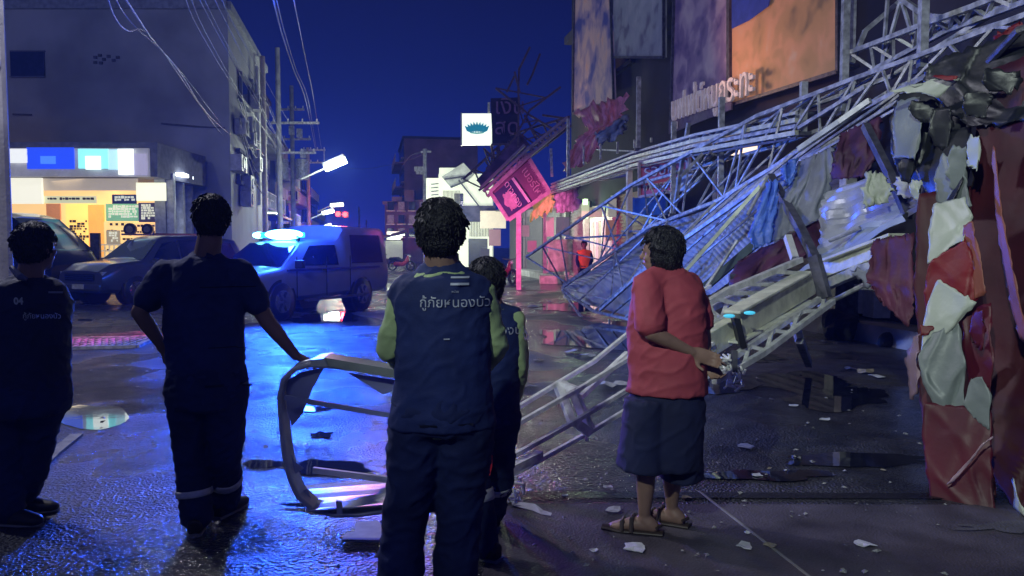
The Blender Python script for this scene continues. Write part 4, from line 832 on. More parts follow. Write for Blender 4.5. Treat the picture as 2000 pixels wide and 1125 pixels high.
for i, (x0, x1, y0, y1, D, c, e, l_) in enumerate(((1066, 1082, 424, 462, 30, (.6, .25, .4), .12, 'tall narrow pink poster beside the left pink awning post'), (1086, 1112, 424, 458, 31, (.35, .2, .4), .08, 'purple poster between the two pink awning posts'),
        (1183, 1204, 430, 470, 24, (.5, .22, .16), .25, 'small orange red poster right of the white door frames'), (1188, 1204, 388, 424, 23.5, (.55, .5, .4), .3, 'pale notice above the small orange red poster'), (1136, 1150, 400, 424, 25, (.7, .75, .5), .5, 'pale green box sign under the green tube lamp'),
        (1150, 1176, 405, 424, 25, (.5, .5, .36), .35, 'beige panel above the white door frames'), (938, 956, 486, 500, 34, (.3, .3, .34), .15, 'low grey board before the white house'), (1030, 1048, 470, 492, 31, (.45, .2, .3), .1, 'small reddish board right of the sign post'), (1020, 1034, 440, 462, 33, (.5, .42, .4), .15, 'small pale board hanging behind the sign post'))):
    wrect('poster_board', emat('post%d' % i, c, e), None, x0, x1, y0, y1, D, .05); tag(bpy.context.scene.collection.objects[-1], l_, 'poster')
for i, (a, b, l_) in enumerate((((1215, 452, 17), (1262, 452, 15.5), 'bright blue lit level bar crossing left above the blue sheet'), ((1105, 466, 20), (1240, 458, 16.5), 'long thin blue lit bar left of the blue sheet'), ((1330, 345, 12), (1372, 300, 12), 'short slanting bar across the red lettered board'), ((1500, 345, 9.8), (1460, 420, 9.6), 'short bar hanging down left of the strut top'),
        ((1440, 640, 7), (1600, 560, 7.6), 'pipe behind the cream beam'), ((1600, 600, 7.4), (1760, 520, 6.6), 'dark pipe under the cream beam end'), ((1462, 560, 7.6), (1480, 620, 7), 'short stub between the ladder frame rails'), ((1620, 470, 7.9), (1680, 445, 7.6), 'pale pipe lying on the white torn sheet edge'),
        ((1100, 570, 18.6), (1150, 640, 15.4), 'thin bent bar at the lower end of the long truss'), ((1190, 625, 15), (1192, 660, 14.6), 'short upright stub under the blue sheet'), ((1560, 250, 10), (1690, 170, 9), 'pipe lying over the truss below the orange billboard'), ((1380, 560, 9.5), (1440, 470, 9.5), 'thin rod in front of the blue sheet'))):
    rod(l_, [a, b], .045, mat('blue_lit_bar', (.2, .35, .8), .4) if i < 2 else steel, i % 2 == 1)  # first two bars carry the blue light in their colour

lattice('sign_rail', 'pink lit double rail running up from the tilted sign toward the dark shophouse', 'rail', [[(952, 384, 26.4), (1040, 300, 26), (1112, 240, 25.6)], [(944, 374, 26.4), (1030, 292, 26), (1108, 230, 25.6)], [(938, 368, 26.6), (1024, 284, 26.2)]], [(0, 1, 12, 1)], .09, .05, mat('rail_mauve', (.3, .2, .28), .5))
tag(MB().prism([P(944, 366, 27), P(1034, 282, 26.8), P(1016, 262, 26.8), P(930, 352, 27)], F*.06).build('dim_panel', mat('dim_purple', (.12, .06, .14), .7, 0, .5, 3)), 'dim purple panel behind the double rail above the tilted sign', 'panel')
rb = random.Random(21)
for i, (x, y, w_, h_, D_, m_, l_) in enumerate(((1770, 330, 26, 50, 5.7, vk, 'small black'), (1835, 250, 40, 70, 5.5, vk, 'wide black'), (1870, 330, 34, 80, 5.2, vg, 'long grey'), (1800, 215, 50, 34, 5.6, vk, 'flat black'), (1905, 205, 50, 46, 5.1, vk, 'upper black'),
        (1950, 160, 70, 40, 5.0, vk, 'topmost black'), (1898, 300, 22, 60, 5.0, vw, 'thin white'), (1788, 370, 24, 34, 5.5, vw, 'small white'), (1858, 700, 30, 80, 4.9, vk, 'low black'), (1905, 640, 26, 60, 4.6, vpk, 'wine coloured'))):
    vb('torn_flap', [(x-w_/2, y-h_/2, D_), (x-w_*.6, y, D_-.02), (x-w_*.3, y+h_/2, D_-.03)], [(x+w_/2, y-h_*.55, D_-.12), (x+w_*.6, y-h_*.1, D_-.12), (x+w_*.35, y+h_*.6, D_-.1)], m_, .05, 16, 12, tear=.03, seed=80+i*3)

# ================================================================== vehicles
def interp(tab, x):
    if x <= tab[0][0]: return tab[0][1:]
    for a, b in zip(tab, tab[1:]):
        if x <= b[0]:
            t = (x-a[0])/(b[0]-a[0]); return [lerp(p, q_, t) for p, q_ in zip(a[1:], b[1:])]
    return tab[-1][1:]
def vehicle(name, label, cat, org, hd, tab, paint, wheels, wr, sidewin, shield, lights_, extra=None, tail=None):
    """tab rows: x, zbot, zbelt, ztop, w_low, w_belt, w_top ; x forward"""
    t = thing(name, label, cat, org); lf = Z.cross(hd); o = V(org)
    def W_(x, y, z): return o+hd*x+lf*y+Z*z
    x0, x1 = tab[0][0], tab[-1][0]; N = 44; rows = []
    def sec(x):
        zb, zm, zt, wl, wm, wt = interp(tab, x)
        h = [(0, zb), (wl*.86, zb), (wl, zb+.1), (wm, lerp(zb, zm, .45)), (wm*1.0, lerp(zb, zm, .8)), (wm*.975, zm), (lerp(wm*.975, wt, .5), lerp(zm, zt, .5)), (wt, lerp(zm, zt, .9)), (wt*.9, zt-.01), (wt*.5, zt+.015), (0, zt+.02)]
        return h
    for i in range(N+1):
        x = lerp(x0, x1, i/N); h = sec(x); rows.append([W_(x, -y, z) for y, z in h]+[W_(x, y, z) for y, z in h[::-1][1:]])
    mb = MB().grid(rows)
    for r in (rows[0], rows[-1]): mb.add(r, [tuple(range(len(r)))])
    body = mb.build('body', paint, t, True); md = body.modifiers.new('edge', 'EDGE_SPLIT'); md.split_angle = R(38)
    def hw(x, z):
        h = sec(x)[1:]
        for a, b in zip(h, h[1:]):
            if a[1] <= z <= b[1]+1e-6: return lerp(a[0], b[0], (z-a[1])/(b[1]-a[1]+1e-6))
        return h[-3][0]
    for poly in sidewin:
        for s_ in (1, -1):
            p = []; n = len(poly)
            for k in range(n):
                a, b = poly[k], poly[(k+1) % n]
                for q_ in range(3): p.append((lerp(a[0], b[0], q_/3), lerp(a[1], b[1], q_/3)))
            wv = MB().add([W_(x, s_*(hw(x, z)+.012), z) for x, z in p], [tuple(range(len(p)))]).build('side_window', glassd, t)
    for (xa, za, wa, xb, zb_, wb) in shield:
        MB().add([W_(xa, -wa, za), W_(xa, wa, za), W_(xb, wb, zb_), W_(xb, -wb, zb_)], [(0, 1, 2, 3)]).build('windscreen', glassd, t)
    for x in wheels:
        for s_ in (1, -1):
            wy = interp(tab, x)[3]; c = W_(x, s_*(wy-.08), wr)
            MB().tube([c-lf*s_*.16, c+lf*s_*.1], wr*1.17, 26).build('wheel_arch', black, t)
            w_ = MB().tube([c-lf*s_*.12, c-lf*s_*.1, c+lf*s_*.1, c+lf*s_*.13], [wr*.93, wr, wr, wr*.92], 26).build('wheel', black, t, True)
            rm = MB().tube([c+lf*s_*.125, c+lf*s_*.14], [wr*.62, wr*.6], 20)
            for k in range(6):
                a_ = k*pi/3; rm.bar(c+lf*s_*.15, c+lf*s_*.15+hd*cos(a_)*wr*.55+Z*sin(a_)*wr*.55, .05)
            rm.build('rim', chrome, w_)
    for (x, y, z, sx_, sy, sz, m, nm) in lights_: MB().box(W_(x, y, z), (sx_, sy, sz), hd, lf, Z).build(nm, m, t, bevel=.01)
    if extra: extra(t, W_, hd, lf, hw)
    return t
hl = mat('headlight_glass', (.6, .62, .68), .15, .2, .1); tl = mat('tail_light', (.3, .02, .02), .3); plate = mat('number_plate', (.6, .6, .6), .5)
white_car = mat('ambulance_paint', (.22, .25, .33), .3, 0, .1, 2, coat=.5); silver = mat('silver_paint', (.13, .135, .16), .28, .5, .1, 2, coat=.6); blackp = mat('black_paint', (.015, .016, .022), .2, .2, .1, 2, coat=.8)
def amb_extra(t, W_, hd, lf, hw):
    lb = MB().box(W_(.45, 0, 1.73), (.26, 1.2, .12), hd, lf, Z).build('light_bar', mat('beacon_blue', (.1, .5, 1), .2, emit=(.02, .3, 1), es=3), t, bevel=.03)
    MB().ell(W_(.5, .16, 1.74), (.18, .5, .11), hd, lf, Z).build('beacon_core', mat('beacon_core', (.6, .95, 1), .2, emit=(.16, .8, 1), es=16), lb, True)
    MB().ell(W_(.5, -.5, 1.73), (.13, .15, .07), hd, lf, Z).build('beacon_core', mat('beacon_core', (.6, .95, 1), .2), lb, True)
    for s_ in (-.5, .5): MB().box(W_(.45, s_, 1.64), (.06, .06, .08), hd, lf, Z).build('bracket', black, lb)
    mr_ = MB().box(W_(1.0, .98, 1.12), (.1, .2, .17), hd, lf, Z).build('mirror', black, t, bevel=.02); MB().box(W_(1.0, -.98, 1.12), (.1, .2, .17), hd, lf, Z).build('mirror', black, t, bevel=.02)
    for x in (.98, -.02, -.9): MB().box(W_(x, .885, .85), (.015, .01, .85), hd, lf, Z).build('door_seam', black, t)
    MB().box(W_(.1, .9, .98), (.16, .03, .04), hd, lf, Z).build('door_handle', chrome, t)
    MB().box(W_(-.4, .895, 1.0), (3.4, .012, .05), hd, lf, Z).build('stripe', mat('stripe_dark', (.05, .05, .2), .4), t)
    MB().box(W_(2.62, 0, .5), (.12, 1.7, .22), hd, lf, Z).build('bumper', steeld, t, bevel=.03); MB().box(W_(2.66, 0, .72), (.04, .9, .2), hd, lf, Z).build('grille', black, t)
    MB().box(W_(-.4, .9, .36), (2.2, .12, .05), hd, lf, Z).build('side_step', steeld, t)
ORG = RT*(-4.86)+F*17.06; th = R(67); hd = -RT*cos(th)-F*sin(th)
TA = [(-2.5, .42, 1.0, 1.9, .84, .88, .76), (-2.4, .4, 1.02, 1.93, .86, .88, .78), (-.75, .38, 1.02, 1.95, .86, .88, .78), (-.6, .38, 1.02, 1.66, .86, .88, .72), (.3, .36, 1.02, 1.62, .86, .88, .68), (.62, .36, 1.02, 1.56, .86, .88, .66), (1.35, .36, 1.0, 1.06, .86, .88, .8), (2.3, .38, .88, .98, .84, .86, .74), (2.6, .42, .75, .86, .78, .8, .7)]
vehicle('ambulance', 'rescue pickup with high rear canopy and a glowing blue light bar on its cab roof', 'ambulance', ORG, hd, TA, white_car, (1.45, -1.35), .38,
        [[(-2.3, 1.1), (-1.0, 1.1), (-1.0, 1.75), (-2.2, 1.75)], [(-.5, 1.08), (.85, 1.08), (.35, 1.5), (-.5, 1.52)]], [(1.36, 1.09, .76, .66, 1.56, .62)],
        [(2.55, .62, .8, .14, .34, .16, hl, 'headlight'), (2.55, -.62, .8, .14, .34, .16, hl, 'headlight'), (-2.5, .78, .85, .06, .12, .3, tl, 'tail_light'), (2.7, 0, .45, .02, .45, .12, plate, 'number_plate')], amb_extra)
TS = [(-2.3, .35, .9, 1.2, .8, .86, .7), (-2.15, .32, 1.0, 1.66, .86, .9, .66), (-1.2, .3, 1.02, 1.78, .88, .92, .68), (.2, .28, 1.02, 1.76, .88, .92, .68), (.55, .28, 1.02, 1.66, .88, .92, .66), (1.15, .28, 1.05, 1.14, .88, .92, .78), (2.0, .3, .95, 1.06, .88, .9, .76), (2.35, .34, .75, .86, .82, .84, .7)]
def suv_extra(t, W_, hd, lf, hw):
    MB().box(W_(2.36, 0, .72), (.06, 1.1, .16), hd, lf, Z).build('grille', black, t)
    for k in range(3): MB().box(W_(2.4, 0, .67+k*.05), (.02, 1.1, .015), hd, lf, Z).build('grille_bar', chrome, t)
    MB().box(W_(2.34, 0, .46), (.16, 1.6, .16), hd, lf, Z).build('bumper', silver, t, bevel=.04)
    for s_ in (-1, 1):
        MB().box(W_(.95, s_*1.02, 1.1), (.12, .2, .15), hd, lf, Z).build('mirror', silver, t, bevel=.03); MB().box(W_(-.4, s_*.62, 1.81), (2.2, .05, .05), hd, lf, Z).build('roof_rail', chrome, t)
        MB().box(W_(.1, s_*.925, .7), (.015, .012, .7), hd, lf, Z).build('door_seam', black, t); MB().box(W_(-.1, s_*.93, .93), (.16, .03, .03), hd, lf, Z).build('door_handle', chrome, t)
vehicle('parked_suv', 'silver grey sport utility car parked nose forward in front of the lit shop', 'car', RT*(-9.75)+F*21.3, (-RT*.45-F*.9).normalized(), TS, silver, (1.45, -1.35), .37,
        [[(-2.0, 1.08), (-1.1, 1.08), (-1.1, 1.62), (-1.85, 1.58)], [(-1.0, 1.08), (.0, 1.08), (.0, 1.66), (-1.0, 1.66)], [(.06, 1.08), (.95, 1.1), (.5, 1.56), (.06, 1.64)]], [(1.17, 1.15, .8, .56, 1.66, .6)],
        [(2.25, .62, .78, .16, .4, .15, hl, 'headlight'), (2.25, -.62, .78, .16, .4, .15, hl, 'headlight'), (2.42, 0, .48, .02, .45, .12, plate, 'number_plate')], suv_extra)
TV = [(-2.4, .36, 1.1, 2.3, .86, .92, .74), (-2.3, .34, 1.12, 2.4, .88, .94, .76), (.4, .32, 1.12, 2.42, .88, .94, .76), (1.0, .3, 1.12, 2.28, .88, .94, .74), (1.6, .3, 1.12, 1.86, .88, .94, .74), (2.2, .32, 1.08, 1.35, .86, .9, .76), (2.55, .36, .85, .98, .8, .82, .7)]
vehicle('parked_van', 'black high roofed van with sloping windscreen, nose to the right at the left edge', 'van', RT*(-14.4)+F*22.2, (RT*.93-F*.36).normalized(), TV, blackp, (1.7, -1.5), .36,
        [[(-2.1, 1.2), (-.9, 1.2), (-.9, 2.1), (-2.1, 2.1)], [(-.8, 1.2), (.4, 1.2), (.4, 2.1), (-.8, 2.1)], [(.5, 1.2), (1.75, 1.2), (1.1, 1.95), (.5, 2.08)]], [(2.2, 1.37, .8, 1.05, 2.27, .66)],
        [(2.4, .6, .85, .2, .36, .2, hl, 'headlight'), (2.4, -.6, .85, .2, .36, .2, hl, 'headlight')])
def motorcycle(label, g, hd):
    t = thing('motorcycle', label, 'motorcycle', g); lf = Z.cross(hd)
    for s_ in (-.62, .62):
        c = g+hd*s_+Z*.3; w_ = MB()
        for k in range(18):
            a, b = 2*pi*k/18, 2*pi*(k+1)/18; w_.bar(c+hd*cos(a)*.27+Z*sin(a)*.27, c+hd*cos(b)*.27+Z*sin(b)*.27, .08)
        w_ = w_.build('wheel', black, t); MB().tube([c-lf*.04, c+lf*.04], .1, 12).build('rim', chrome, w_)
    MB().limb([g+hd*-.75+Z*.72, g+hd*-.2+Z*.7, g+hd*.1+Z*.6], [.1, .13, .08], 12).build('seat', black, t, True)
    MB().limb([g+hd*-.4+Z*.4, g+hd*.1+Z*.4, g+hd*.4+Z*.62, g+hd*.45+Z*.85], [.14, .14, .12, .09], 12).build('body', mat('bike_red', (.35, .05, .08), .3), t, True)
    MB().tube([g+hd*.62+Z*.3, g+hd*.45+Z*.95], .035).build('fork', chrome, t); MB().tube([g+hd*.4+lf*.32+Z*1.0, g+hd*.45+Z*.97, g+hd*.4-lf*.32+Z*1.0], .02).build('handlebar', steeld, t)
    MB().ell(g+hd*.55+Z*.86, (.08, .1, .08)).build('headlight', hl, t, True)
motorcycle('small motorcycle parked at the far end before the low lit shops', P(784, 480, 46)-Z*1.5, (RT-F*.4).normalized())
motorcycle('red motorcycle parked under the cloth left of the tilted pink sign', P(985, 480, 30)-Z*1.5, (RT*.5-F*.8).normalized())
motorcycle('motorcycle parked beside the tall left poles behind the ambulance', P(742, 480, 44)-Z*1.5, (RT*.3-F*.8).normalized())

# ================================================================== people
skin_ = mat('skin', (.28, .17, .13), .55, 0, .12, 8, .08, 30); hairm = mat('black_hair', (.008, .008, .012), .45, 0, .4, 40, .6, 120)
navy = mat('navy_uniform', (.013, .028, .135), .8, 0, .3, 5, .12, 160); navy2 = mat('dark_navy_trousers', (.010, .021, .1), .85, 0, .3, 5, .12, 160)
lime = mat('lime_shirt', (.42, .56, .27), .7, 0, .15, 5, .12, 160); refl = mat('reflective_tape', (.62, .64, .66), .4, 0, .1, 30); shoe_m = mat('black_shoe', (.02, .02, .022), .5)
def bake(mb, name, m, parent, vox=.009, sm=6, fold=0, seed=0, ff=9):
    """union of overlapping shells -> one continuous skin"""
    me = bpy.data.meshes.new('tmp'); bmesh.ops.recalc_face_normals(mb.bm, faces=mb.bm.faces); mb.bm.to_mesh(me); mb.bm.free()
    o = bpy.data.objects.new('tmp', me); C.objects.link(o)
    a = o.modifiers.new('r', 'REMESH'); a.mode = 'VOXEL'; a.voxel_size = vox
    s_ = o.modifiers.new('s', 'SMOOTH'); s_.factor = .5; s_.iterations = sm
    dg = bpy.context.evaluated_depsgraph_get(); dg.update(); m2 = bpy.data.meshes.new_from_object(o.evaluated_get(dg)); bpy.data.objects.remove(o)
    off = V(parent.get('_o', (0, 0, 0)))
    if fold:
        nr = [v.normal.copy() for v in m2.vertices]
        for v, n_ in zip(m2.vertices, nr):
            p = v.co; w1 = noise.noise(V((p.x*ff, p.y*ff, p.z*ff*.55+seed))); w2 = noise.noise(V((p.x*ff*2.1+p.z*6, p.y*ff*2, p.z*ff*1.6+seed)))
            w3 = noise.noise(V((p.x*ff*.9+p.z*ff*.5+seed, p.y*ff*.9, p.z*ff*1.5-p.x*ff*.8))); w4 = noise.noise(V((p.x*ff*1.9-p.z*ff*.9, p.y*ff*2+seed, p.z*ff*2.2)))
            v.co = p+n_*fold*(1.0*w1-.6*abs(w2)+1.5*(1-abs(w3)*2.2)**3*.5*(abs(w3) < .45)+.7*(1-abs(w4)*2.4)**3*.4*(abs(w4) < .4)-.1)
    for v in m2.vertices: v.co -= off
    for p in m2.polygons: p.use_smooth = True
    m2.materials.clear(); m2.materials.append(m); m2.name = name
    ob = bpy.data.objects.new(name, m2); C.objects.link(ob); ob.parent = parent; ob['_o'] = tuple(off); return ob
def hand(mb, w_, d, pn, side, s=1.0, curl=.5):
    """wrist, finger direction, palm normal, thumb side vector"""
    d = d.normalized(); side = (side-d*side.dot(d)).normalized(); pn = d.cross(side)*(1 if pn.dot(d.cross(side)) > 0 else -1)
    mb.limb([w_-d*.02, w_+d*.045*s, w_+d*.09*s], [(.03*s, .02*s), (.042*s, .019*s), (.04*s, .015*s)], 12, 1, side)
    for k, (ln, of) in enumerate(((.068, .032), (.078, .011), (.072, -.011), (.056, -.031))):
        b = w_+d*.09*s+side*of*s; c1 = curl*.6; p1 = b+(d*cos(c1)+pn*sin(c1))*ln*.45*s; c2 = c1+curl; p2 = p1+(d*cos(c2)+pn*sin(c2))*ln*.32*s; c3 = c2+curl*.8; p3 = p2+(d*cos(c3)+pn*sin(c3))*ln*.28*s
        mb.limb([b-d*.015*s, p1, p2, p3], [.0095*s, .009*s, .0082*s, .0072*s], 8)
    b = w_+d*.03*s+side*.035*s; p1 = b+(d*.6+side*.7+pn*.25).normalized()*.035*s; mb.limb([w_+d*.015+side*.015, b, p1, p1+(d*.85+side*.25+pn*.4).normalized()*.03*s], [.014*s, .0135*s, .011*s, .009*s], 8)
def head(mb, c, fw, s=1.0):
    """c centre of the skull, fw facing direction"""
    rt = fw.cross(Z).normalized(); up = rt.cross(fw)
    mb.ell(c+up*.015*s-fw*.01*s, (.078*s, .098*s, .1*s), rt, fw, up, 22, 16)
    mb.ell(c-up*.05*s+fw*.018*s, (.06*s, .072*s, .075*s), rt, fw, up, 18, 12); mb.ell(c-up*.1*s+fw*.052*s, (.03*s, .03*s, .025*s), rt, fw, up)
    mb.limb([c+up*.012*s+fw*.088*s, c-up*.03*s+fw*.106*s], [.008*s, .014*s], 10); mb.ell(c+up*.028*s+fw*.076*s, (.055*s, .014*s, .01*s), rt, fw, up)
    mb.ell(c-up*.062*s+fw*.088*s, (.026*s, .01*s, .012*s), rt, fw, up)
    for s_ in (-1, 1):
        mb.ell(c+up*.008*s+fw*.08*s+rt*.03*s*s_, (.014*s, .009*s, .009*s), rt, fw, up); mb.ell(c-up*.035*s+fw*.06*s+rt*.042*s*s_, (.02*s, .018*s, .02*s), rt, fw, up)
        mb.ell(c-up*.008*s+rt*.081*s*s_-fw*.002, (.011*s, .021*s, .034*s), rt, (fw+rt*s_*-.3).normalized(), up)
def face_bits(t, c, fw, s=1.0):
    rt = fw.cross(Z).normalized(); up = rt.cross(fw)
    for s_ in (-1, 1): MB().ell(c+up*.01*s+fw*.088*s+rt*.03*s*s_, (.011*s, .005*s, .006*s), rt, fw, up).build('eye', mat('eye_dark', (.02, .02, .02), .2), t, True)
    MB().ell(c-up*.062*s+fw*.096*s, (.02*s, .004*s, .006*s), rt, fw, up).build('mouth', mat('lips', (.25, .08, .08), .5), t, True)
def hair(t, c, fw, s=1.0, long_=0, big=1.0, seed=0, m=None):
    rt = fw.cross(Z).normalized(); up = rt.cross(fw); mb = MB()
    mb.ell(c+up*.026*s-fw*.016*s, (.09*s*big, .108*s*big, .106*s*big), rt, fw, up, 26, 18); mb.ell(c-up*.015*s-fw*.042*s, (.078*s*big, .07*s*big, (.085+long_)*s), rt, fw, up, 22, 14)
    if long_: mb.ell(c-up*.02*s-fw*.02*s, (.09*s*big, .075*s*big, .1*s), rt, fw, up, 22, 14)
    for k in range(26):
        a = k*2.4+seed; el_ = -.1+1.35*((k*.618) % 1); d = (rt*cos(a)+fw*sin(a))*cos(el_)+up*sin(el_)
        if d.dot(fw) > .45 and el_ < .8: continue
        p = c+up*.026*s-fw*.016*s+V(d*.078*s*big); mb.limb([p, p+d*.008*s-up*.012*s+rt*.008*sin(k)], [.02*s, .014*s], 7)
    o = bake(mb, 'hair', m or hairm, t, .006, 3, .0016, seed, 30)
    # keep the face free: cut everything in front of and below the hairline
    bm = bmesh.new(); bm.from_mesh(o.data); off = V(t['_o']); kill = []
    for v in bm.verts:
        q_ = v.co+off-c; f_ = q_.dot(fw)/s; u_ = q_.dot(up)/s
        if f_ > .028-.0*long_ and u_ < .052+.02*noise.noise(q_*30): kill.append(v)
        elif u_ < -(.085+long_): kill.append(v)
    bmesh.ops.delete(bm, geom=kill, context='VERTS'); bm.normal_update(); rr = random.Random(seed); vl = list(bm.verts); tmp = []
    for k in range(900):
        v = vl[rr.randrange(len(vl))]; nn_ = v.normal.copy()
        if nn_.length < .5: continue
        tmp.append((v.co.copy(), nn_))
    for p_, nn_ in tmp:
        dn_ = (-up-nn_*(-up).dot(nn_)); dn_ = dn_.normalized() if dn_.length > .1 else rt; dn_ = (dn_+rt*rr.uniform(-.5, .5)+fw*rr.uniform(-.3, .3)).normalized(); sd_ = dn_.cross(nn_).normalized()*.0022*s
        L_ = rr.uniform(.012, .03)*s; a_ = bm.verts.new(p_-sd_+nn_*.001); b_ = bm.verts.new(p_+sd_+nn_*.001); c_ = bm.verts.new(p_+dn_*L_+nn_*rr.uniform(0, .003)*s); d_ = bm.verts.new(p_+nn_*.003*s+dn_*L_*.3)
        for f_ in ((a_, b_, d_), (b_, c_, d_), (c_, a_, d_)): bm.faces.new(f_)
    bm.to_mesh(o.data); bm.free(); o.modifiers.new('thickness', 'SOLIDIFY').thickness = .006
    return o
def person(label, base, fw, hd_c, hfw, jt, s=1.0, tor=None, shirt=None, trousers=None, vest=None, hands=None, hair_kw=None, group=None, shoe=True, skirt=None, bare=False):
    """jt: dict of world joints: pel, chest, neck, shL, elL, wrL, shR, elR, wrR, hipL, knL, anL, hipR, knR, anR (L = picture left)"""
    t = thing('person', label, 'person', base, group); J = jt
    tor = tor or [(0, .165, .115), (.22, .15, .105), (.5, .155, .11), (.8, .185, .115), (.95, .15, .09), (1.0, .09, .07)]
    sv = (J['shR']-J['shL']).normalized(); p0 = J['pel']; p1 = J['neck']
    def torso(mb, g, lo=0, hi=1):
        pts = [p0-Z*.09*s]+[along([p0, J['chest'], p1], u_) for u_, _, _ in tor]; rs = [(tor[0][1]*s*.8+g, tor[0][2]*s*.8+g)]+[(a*s+g, b*s+g) for _, a, b in tor]
        mb.tube(pts, rs, 24, True, 1, sv)
        mb.limb([J['shL'], J['neck']-Z*.055*s, J['shR']], [.056*s+g, .062*s+g, .056*s+g], 14)
        for k in 'LR': mb.limb([J['neck']+Z*.0*s, J['neck'].lerp(J['sh'+k], .5)-Z*.022*s, J['sh'+k]], [.052*s+g, .05*s+g, .052*s+g], 12)
    def arm(mb, k, g, upto=2):
        a, b, c = J['sh'+k], J['el'+k], J['wr'+k]
        if upto >= 1: mb.limb([a, a.lerp(b, .5), b], [.056*s+g, .05*s+g, .042*s+g], 14)
        if upto >= 2: mb.limb([b, b.lerp(c, .35), c], [.042*s+g, .04*s+g, .027*s+g], 14)
        elif upto == .5: mb.limb([a, a.lerp(b, .62)], [.056*s+g, .054*s+g], 14)
    def leg(mb, k, g, cut=1.0, cuff=0):
        a, b, c = J['hip'+k], J['kn'+k], J['an'+k]
        mb.limb([a, a.lerp(b, .5), b, b.lerp(c, .35), c.lerp(b, 1-cut)], [.1*s+g, .08*s+g, .058*s+g+cuff*.3, .057*s+g+cuff*.6, .038*s+g+cuff], 16)
    mb = MB(); torso(mb, -.012); head(mb, hd_c, hfw, s)
    mb.limb([hd_c-Z*.05*s-hfw*.02, J['neck']], [.06*s, .068*s], 14)
    for k in 'LR':
        arm(mb, k, 0); leg(mb, k, -.008)
        if hands and k in hands:
            d, pn, sd, cu = hands[k]; hand(mb, J['wr'+k], d, pn, sd, s, cu)
        an = J['an'+k]; fd = J.get('toe'+k, fw)
        mb.limb([an, an-Z*(an.z-.05)*.8-fd*.03, V((an.x, an.y, .045))-fd*.045], [.038*s, .04*s, .035*s], 12); mb.tube([V((an.x, an.y, .05))-fd*.05, V((an.x, an.y, .05))+fd*.05, V((an.x, an.y, .034))+fd*.13, V((an.x, an.y, .026))+fd*.175], [(.033, .038), (.04, .036), (.043, .024), (.03, .014)], 14, True, 1, fd.cross(Z))
        if bare:
            sdv = fd.cross(Z).normalized()
            for q_ in range(5): b0 = V((an.x, an.y, .022))+fd*(.165-.007*abs(q_-1)*1.5)+sdv*(.032-.016*q_)*(1 if k == 'L' else -1); mb.limb([b0, b0+fd*(.035-.004*q_)-Z*.004], [.011-.001*q_, .009-.001*q_], 8)
    bake(mb, 'body', skin_, t, .0065, 4); face_bits(t, hd_c, hfw, s)
    hair(t, hd_c, hfw, s, **(hair_kw or {}))
    out = {'root': t}
    if trousers:
        mb = MB()
        for k in 'LR': leg(mb, k, .016, 1.0, .026)
        mb.limb([J['hipL'], p0+Z*.02, J['hipR']], [.112*s, .13*s, .112*s], 16); pts = [p0-Z*.08*s, p0, along([p0, J['chest'], p1], .2)]
        mb.tube(pts, [(tor[0][1]*s, tor[0][2]*s+.02), (tor[0][1]*s+.022, tor[0][2]*s+.025), (tor[1][1]*s+.012, tor[1][2]*s+.012)], 24, True, 1, sv)
        out['trousers'] = bake(mb, 'trousers', trousers, t, .01, 5, .011, 3)
    if shirt:
        m, up_, g = shirt; mb = MB(); torso(mb, g if not vest else g-.004)
        for k in 'LR': arm(mb, k, g+.006, up_)
        out['shirt'] = bake(mb, 'shirt', m, t, .009, 5, .008, 7)
    if vest:
        m, g = vest; mb = MB(); pts = [along([p0, J['chest'], p1], u_) for u_, _, _ in tor]; mb.tube([pts[0]-Z*.06]+pts[:-1]+[pts[-1]-Z*.012], [(tor[0][1]*s+g+.01, tor[0][2]*s+g+.01)]+[(a*s+g, b*s+g) for _, a, b in tor], 26, True, 1, sv)
        mb.limb([J['shL'].lerp(J['neck'], .06), J['neck']-Z*.05*s, J['shR'].lerp(J['neck'], .06)], [.056*s+g*.8, .062*s+g*.8, .056*s+g*.8], 14)
        for k in 'LR': mb.limb([J['neck']-Z*.012*s, J['neck'].lerp(J['sh'+k], .5)-Z*.022*s, J['sh'+k].lerp(J['neck'], .06)], [.052*s+g, .05*s+g, .054*s+g*.8], 12)
        out['vest'] = bake(mb, 'vest', m, t, .009, 5, .007, 5)
    if shoe:
        for k in 'LR':
            an = J['an'+k]; fd = J.get('toe'+k, fw); a0 = V((an.x, an.y, 0)); mb = MB()
            mb.tube([a0+Z*.05-fd*.085, a0+Z*.055, a0+Z*.045+fd*.09, a0+Z*.035+fd*.17, a0+Z*.03+fd*.2], [(.036, .045), (.046, .055), (.05, .043), (.044, .03), (.02, .018)], 16, True, 1, fd.cross(Z)); mb.limb([a0+Z*.06-fd*.02, an+Z*.01], [.05, .048], 12)
            sh = bake(mb, 'shoe', shoe_m, t, .008, 3)
            MB().tube([a0+Z*.012-fd*.09, a0+Z*.012, a0+Z*.012+fd*.1, a0+Z*.012+fd*.2], [(.036, .011), (.045, .011), (.052, .011), (.02, .011)], 14, True, 1, fd.cross(Z)).build('sole', mat('sole_grey', (.25, .25, .25), .6), sh)
    return out
def ring(par, a, b, t0, t1, r, m, name='reflective_strip', sx=1):
    """band round a limb between fractions t0..t1 of a->b"""
    a0 = a.lerp(b, t0); b0 = a.lerp(b, t1); n = 28; d = (b0-a0).normalized(); u = d.cross(F).normalized(); v = d.cross(u); rows = []
    for i in range(4):
        q_ = a0.lerp(b0, i/3); rows.append([q_+(u*cos(2*pi*k/n)*sx+v*sin(2*pi*k/n))*(r+.004*noise.noise(V((k*.5, i, r*9)))) for k in range(n+1)])
    return MB().grid(rows).build(name, m, par, True, .004)
def J3(D, **k):
    return {n_: P(v[0], v[1], D+(v[2] if len(v) > 2 else 0)) for n_, v in k.items()}

